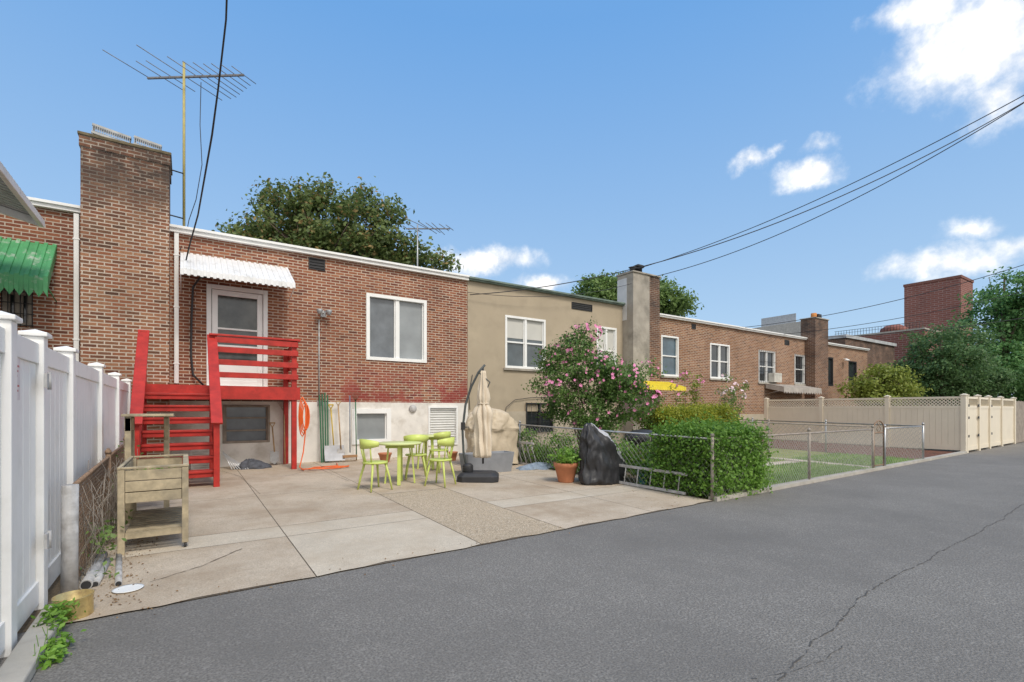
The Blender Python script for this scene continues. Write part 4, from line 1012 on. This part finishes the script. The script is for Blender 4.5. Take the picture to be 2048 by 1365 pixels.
# ---------------------------------------------------------------- wall tools
def tool(label,name,cat,px,ztop,Y,kind,hm=shaft,bm=steel,lean=.15,x=None):
    x=W(px,800,Y).x;g=gz(x,Y)+.012;T=thing(name,label,cat,(x,Y,g))
    top=Vector((x+random.uniform(-.04,.04),min(Y+lean,12.42),ztop));bot=Vector((x,Y,g+.02))
    m=MB()
    if kind=='spade':
        m.tube([bot+Vector((0,0,.28)),top],.015,7);m.tube([top+Vector((-.06,0,.1)),top+Vector((.06,0,.1))],.014,6);m.tube([top,top+Vector((-.06,0,.1))],.01,5);m.tube([top,top+Vector((.06,0,.1))],.01,5);m.build('shaft',hm,T)
        m=MB();c=bot;m.add([(c.x-.09,c.y,c.z+.3),(c.x+.09,c.y,c.z+.3),(c.x+.09,c.y,c.z+.08),(c.x,c.y,c.z),(c.x-.09,c.y,c.z+.08)],[(0,1,2,3,4)]);m.build('blade',bm,T)
    elif kind=='snow':
        m.tube([bot+Vector((0,0,.3)),top],.015,7);m.tube([top+Vector((-.06,0,.1)),top+Vector((.06,0,.1))],.016,6);m.tube([top,top+Vector((-.06,0,.1))],.012,5);m.tube([top,top+Vector((.06,0,.1))],.012,5);m.build('shaft',hm,T)
        m=MB();c=bot
        v=[];f=[]
        for j in range(6):
            t_=j/5;yy=-.12*math.sin(t_*PI/2);zz=.02+.36*t_
            v+=[(c.x-.23,c.y-.12-yy*.9,c.z+zz),(c.x+.23,c.y-.12-yy*.9,c.z+zz)]
        for j in range(5):f.append((2*j,2*j+1,2*j+3,2*j+2))
        m.add(v,f,True);m.build('blade',bm,T)
    elif kind=='broom':
        m.tube([bot+Vector((0,0,.2)),top],.013,7);m.build('shaft',hm,T);m=MB();m.box(bot.x-.17,Y-.03,g+.1,bot.x+.17,Y+.03,g+.16);
        for i in range(24):m.tube([(bot.x-.16+i*.014,Y,g+.1),(bot.x-.17+i*.0148,Y-.01,g)],.004,3)
        m.build('head',bm,T)
    else:
        m.tube([bot,top],.014,7);m.build('shaft',hm,T);m=MB()
        for i in range(9):m.tube([top,top+Vector(((i-4)*.03,-.01,.2)),top+Vector(((i-4)*.035,-.05,.24))],.003,3)
        m.build('head',bm,T)
tool('wooden handled spade leaning on the wall right of the basement window','spade','tool',549,1.0,12.2,'spade')
tool('yellow gripped snow shovel standing against the white foundation wall','snow_shovel','shovel',668,1.42,12.2,'snow',M('yellow_shaft',(.55,.38,.04),.5),M('shovel_grey',(.45,.46,.48),.5))
tool('brown handled shovel leaning beside the yellow gripped snow shovel','shovel','shovel',682,1.5,12.15,'spade',shaft,greyst)
tool('blue grey handled push broom against the white wall','broom','broom',700,1.75,12.1,'broom',M('pole_blue',(.12,.16,.22),.5),M('bristle',(.35,.2,.1),.8))
tool('green handled rake leaning by the small basement window','rake','rake',713,1.6,12.15,'rake',greenp,greenp)
tool('long thin wooden pole with rake head left of the orange hose','rake','rake',570,1.35,12.2,'rake',shaft,rusty)
T=thing('post_bundle','bundle of slim dark green metal posts leaning against the foundation','posts',W(650,920,12.2))
c=W(650,920,12.2);g=gz(c.x,12.2)
for i in range(4):
    m=MB();xx=c.x-.075+i*.05;m.beam((xx,12.2+.02*(i%2),g),(xx+.012*(i-1),12.38,g+1.62+.03*(i%3)),.03,.03,(1,0,0));m.build('green_post',greenp,T)
hx=DX-.03;m=MB()
pts=[]
for k in range(4):
    for i in range(13):
        a=2*PI*i/12;pts.append((hx+.15+.07*math.sin(a)+.02*k,11.25-.02*k,1.25+(.42-.05*k)*math.cos(a)))
pts+=[(hx+.2,11.2,.9),(hx+.15,11.15,.5),(hx+.05,11.0,.2),(hx+.1,10.85,.155)]
for i in range(30):
    a=i*.42;pts.append((hx+.45+.38*math.cos(a+2.6)+.01*i,11.0+.14*math.sin(a+2.6),.15+.004*(i%5)))
pts+=[(hx+.9,11.3,.15),(hx+1.0,11.8,.16)]
m.tube(pts,.013,6);tag(m.build('garden_hose',orange),'orange garden hose hung on the stair post and coiled on the patio','hose')
q=PG(480,940);T=thing('folded_lawn_chair','folded metal lawn chair frame lying by the stair foot','chair',(q.x,q.y,.1))
m=MB()
for i in range(7):
    m.tube([(q.x-.15+.05*i,q.y-.1,gz(0,q.y)+.02),(q.x-.3+.02*i,q.y+.25,gz(0,q.y)+.38-.02*i)],.01,6)
m.build('frame',alum,T)
m=MB();drape(m,(q.x+.25,q.y+.05,gz(0,q.y)+.01),fine([(0,.34,.2,0,0),(.06,.32,.18,0,0),(.14,.2,.12,-.05,0),(.2,.08,.05,-.06,0)],3),48,2.2,.09,8,nz=.08);tag(m.build('dark_cloth',M('dark_cloth',(.08,.085,.10),.9,.4,12)),'crumpled dark cloth heap on the patio below the landing','cloth')
q=PG(545,928);m=MB();drape(m,(q.x,q.y,gz(0,q.y)+.01),fine([(0,.38,.14,0,0),(.05,.34,.12,0,0),(.09,.2,.07,0,0),(.11,.05,.03,0,0)],3),48,2.2,.12,9,nz=.08);tag(m.build('rubble_bag',M('grey_bag',(.3,.28,.25),.8,.4,20)),'low pile of grey bags under the basement window','bags')
q=PG(1080,945);m=MB();drape(m,(q.x+.3,q.y+.5,gz(0,q.y)+.01),fine([(0,.5,.25,0,0),(.05,.45,.2,0,0),(.1,.25,.1,0,0),(.13,.05,.03,0,0)],3),56,2.2,.12,11,nz=.08);tag(m.build('blue_cloth',M('blue_cloth',(.22,.27,.33),.9,.3,12)),'crumpled blue grey tarp on the patio beside the side fence','tarp')
# ---------------------------------------------------------------- antennas
def antenna(label,boom0,boom1,mast0,mast1,edir,els,brk=(),er=.008):
    T=thing('tv_antenna',label,'antenna',mast0)
    am=M('antenna_grey',(.20,.20,.21),.5,.2,9,metal=.3)
    m=MB();m.tube([mast0,mast1],.026,8);m.build('mast',M('mast_yellowed',(.42,.36,.14),.6,.2,6) if brk else steel,T)
    m=MB();m.beam(boom0,boom1,.035,.035);m.build('boom',am,T)
    for t_,l0,l1,dz in els:
        c=Vector(boom0).lerp(Vector(boom1),t_);m=MB();m.tube([c-edir*l0+Vector((0,0,.03)),c+edir*l1+Vector((0,0,.03+dz))],er,4);m.build('element',am,T)
    for b in brk:m=MB();m.tube(b,.014,6);m.build('bracket',dark,T)
    return T
fw=Vector((CF,SF,0));rt=Vector((SF,-CF,0));ed=(fw+rt*.383).normalized()
b0=P(295,157,10.55);b1=P(488,151,10.45);b1.z=b0.z
antenna('large roof antenna on a tall yellowed mast beside the left chimney',b0,b1,P(368,452,10.5),P(368,125,10.5),ed,
  [(0,.85,.05,.0),(.14,.5,.5,0),(.24,.5,.55,0),(.38,.95,.9,.0),(.5,.6,.85,0),(.58,.45,.8,0),(.66,.4,.7,0),(.74,.35,.6,0),(.82,.35,.5,0),(.9,.3,.4,0),(.98,.25,.35,0)],
  brk=[[(-.27,12.4,P(340,345,10.3).z),P(368,348,10.5)],[(-.27,12.4,P(340,435,10.3).z),P(368,438,10.5)]])
b0=P(812,458,17);b1=P(900,463,17);b1.z=b0.z
antenna('smaller roof antenna in front of the maple above the brick house',b0,b1,Vector((P(835,500,17).x,P(835,500,17).y,5.18)),P(835,450,17),ed,
  [(0,.2,.2,0),(.2,.5,.5,0),(.35,.8,.7,.15),(.5,.6,.6,0),(.62,.5,.5,0),(.75,.5,.4,-.1),(.88,.4,.3,0),(1,.3,.25,0)],er=.011)
# ---------------------------------------------------------------- wires
def wire(label,p0,p1,sag,r_=.012,n=30,name='overhead_wire'):
    p0=Vector(p0);p1=Vector(p1);pts=[]
    for i in range(n+1):
        t_=i/n;q=p0.lerp(p1,t_);q.z-=sag*4*t_*(1-t_);pts.append(q)
    m=MB();m.tube(pts,r_,5);return tag(m.build(name,black),label,'wire')
m=MB();pts=[P(459,-160,5.2),P(452,40,6.3),P(436,180,7.2),P(424,270,7.8),P(410,350,8.5),P(396,430,9.3),P(378,495,9.9),P(366,548,10.1)]
m.tube(pts,[.012,.012,.013,.015,.015,.014,.014,.014],7)
tag(m.build('service_cable',black),'thick twisted service cable dropping from top edge to the door awning','cable')
m=MB();m.tube([P(402,165,10.5),P(400,250,10.4),P(404,330,10.3),P(392,400,10.4),P(378,440,10.5),P(372,470,10.6),P(360,500,10.3)],.008,5);tag(m.build('antenna_lead',black),'thin lead wire hanging down from the large antenna','cable')
wire('upper overhead wire crossing the sky down to the stuccoed chimney',P(2140,140,11),P(1240,548,18.2),.45)
wire('second overhead wire running just beneath the upper one',P(2140,148,11),P(1300,556,17.8),.6)
wire('overhead wire reaching furthest left onto the tan stucco house',P(2140,150,11.3),W(940,590,12.3),1.05)
wire('faint wire along the tan house wall under its roofline',P(1300,556,17.8),W(935,585,12.35),.35,.008)
wire('overhead wire landing on the roof of the right brick houses',P(2140,500,16),P(1490,655,21.5),.35)
wire('lower overhead wire crossing in front of the brick tower',P(2140,560,18),P(1530,672,24),.3)
wire('lowest overhead wire sagging behind the right evergreen tree',P(2140,620,22),P(1600,675,25),.3)
# ---------------------------------------------------------------- camera, light, world
cam=bpy.data.cameras.new('camera');co=bpy.data.objects.new('camera',cam);col.objects.link(co)
co.location=(0,0,H);co.rotation_euler=(PI/2,0,-math.atan2(CF,SF));cam.sensor_width=36;cam.lens=FP/2048*36;cam.shift_y=(YH-682.5)/2048;cam.clip_end=2000;cam.clip_start=.05
scene.camera=co
sd=Vector((.06,-.72,.95)).normalized()
sun=bpy.data.lights.new('sun','SUN');so=bpy.data.objects.new('sun',sun);col.objects.link(so);so.rotation_euler=(-sd).to_track_quat('-Z','Y').to_euler();so.location=(0,0,30)
sun.energy=2.4;sun.angle=R(14);sun.color=(1,.94,.85)
w=bpy.data.worlds.new('World');scene.world=w;w.use_nodes=True;nt=w.node_tree;bg=nt.nodes['Background']
sky=nt.nodes.new('ShaderNodeTexSky');sky.sky_type='NISHITA';sky.sun_disc=False;sky.sun_elevation=math.asin(sd.z);sky.sun_rotation=math.atan2(sd.x,sd.y);sky.air_density=1.0;sky.dust_density=.6;sky.ozone_density=1.5
tc=nt.nodes.new('ShaderNodeTexCoord')
nz=nt.nodes.new('ShaderNodeTexNoise');nz.inputs['Scale'].default_value=7;nz.inputs['Detail'].default_value=9;nz.inputs['Roughness'].default_value=.62;nt.links.new(tc.outputs['Generated'],nz.inputs['Vector'])
ma=nt.nodes.new('ShaderNodeVectorMath');ma.operation='MULTIPLY_ADD';nt.links.new(nz.outputs['Color'],ma.inputs[0]);ma.inputs[1].default_value=(.09,.09,.09)
sb=nt.nodes.new('ShaderNodeVectorMath');sb.operation='SUBTRACT';nt.links.new(tc.outputs['Generated'],sb.inputs[0]);sb.inputs[1].default_value=(.045,.045,.045);nt.links.new(sb.outputs[0],ma.inputs[2])
D=ma.outputs[0]
nz2=nt.nodes.new('ShaderNodeTexNoise');nz2.inputs['Scale'].default_value=16;nz2.inputs['Detail'].default_value=8;nz2.inputs['Roughness'].default_value=.6;nt.links.new(tc.outputs['Generated'],nz2.inputs['Vector'])
def math_(op,a,b=None): return mth(nt,op,a,b)
tot=None
def cloud_or_fill(c,r_,u,sr,su,k=1.0,sc3=.5):
    global tot
    s=nt.nodes.new('ShaderNodeVectorMath');s.operation='SUBTRACT';nt.links.new(D,s.inputs[0]);s.inputs[1].default_value=c
    o=[]
    for vec,sc in((r_,sr),(u,su),(c,sc3)):
        d=nt.nodes.new('ShaderNodeVectorMath');d.operation='DOT_PRODUCT';nt.links.new(s.outputs[0],d.inputs[0]);d.inputs[1].default_value=Vector(vec)/sc;o.append(math_('POWER',d.outputs['Value'],2))
    l=math_('SQRT',math_('ADD',math_('ADD',o[0],o[1]),o[2]))
    v=math_('MULTIPLY',math_('SUBTRACT',1.0,l),k)
    tot=v if tot is None else math_('MAXIMUM',tot,v)
def cl(px,py,wx,wy,k=1.0):
    d=(fw+rt*((px-1024)/FP)+Vector((0,0,(YH-py)/FP)));L=d.length;c=d.normalized();r_=c.cross(Vector((0,0,1))).normalized();u=r_.cross(c)
    cloud_or_fill(c,r_,u,wx/FP/L,wy/FP/L,k)
for a in((1970,70,200,150,.9),(1850,20,110,60,.8),(1980,190,95,80,.75),(1495,322,48,26,.7),(1612,350,78,32,.75),(1635,298,50,20,.5),(1890,525,150,52,.75),(2020,490,95,42,.6),(985,527,118,34,.9),(1085,570,75,22,.7),(870,508,66,22,.6),(1940,455,70,28,.55),(1545,305,24,16,.5)):cl(*a)
for c,s_ in(((-.6,-.55,.58),.85),((-.1,-.75,.7),.85),((-.95,.0,.3),.6),((.5,-.85,.3),.8),((-.3,-.95,.2),.8),((.75,-.65,.5),.5)):  # unseen clouds added behind and above the camera as whiter fill light
    c=Vector(c).normalized();r_=c.cross(Vector((0,0,1))).normalized();cloud_or_fill(c,r_,r_.cross(c),s_,s_*.75,1.6,.9)
den=math_('ADD',tot,math_('MULTIPLY',math_('SUBTRACT',nz2.outputs['Fac'],.5),1.25))
mr=nt.nodes.new('ShaderNodeMapRange');mr.interpolation_type='SMOOTHSTEP';mr.inputs[1].default_value=.0;mr.inputs[2].default_value=.85;nt.links.new(den,mr.inputs[0])
sz=nt.nodes.new('ShaderNodeSeparateXYZ');nt.links.new(tc.outputs['Generated'],sz.inputs[0])
gr=nt.nodes.new('ShaderNodeMapRange');gr.inputs[1].default_value=0;gr.inputs[2].default_value=.62;nt.links.new(sz.outputs[2],gr.inputs[0])
grp=math_('POWER',gr.outputs[0],.8)
S_=.14
ck=lambda c:tuple(x/S_ for x in c)
grad=mixrgb(nt,ck((.55,.74,.92)),ck((.165,.41,.83)),grp)
tint=mixrgb(nt,sky.outputs[0],(1.3,1.25,1.1),1.0,'MULTIPLY')
lift=mixrgb(nt,tint,grad,.88)
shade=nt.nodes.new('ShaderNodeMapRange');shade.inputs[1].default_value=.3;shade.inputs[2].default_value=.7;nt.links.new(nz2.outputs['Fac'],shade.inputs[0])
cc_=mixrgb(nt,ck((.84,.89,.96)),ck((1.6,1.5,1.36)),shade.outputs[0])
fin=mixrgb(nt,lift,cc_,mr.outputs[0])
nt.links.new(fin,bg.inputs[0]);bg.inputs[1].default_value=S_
scene.view_settings.view_transform='Standard';scene.view_settings.look='None';scene.view_settings.exposure=0
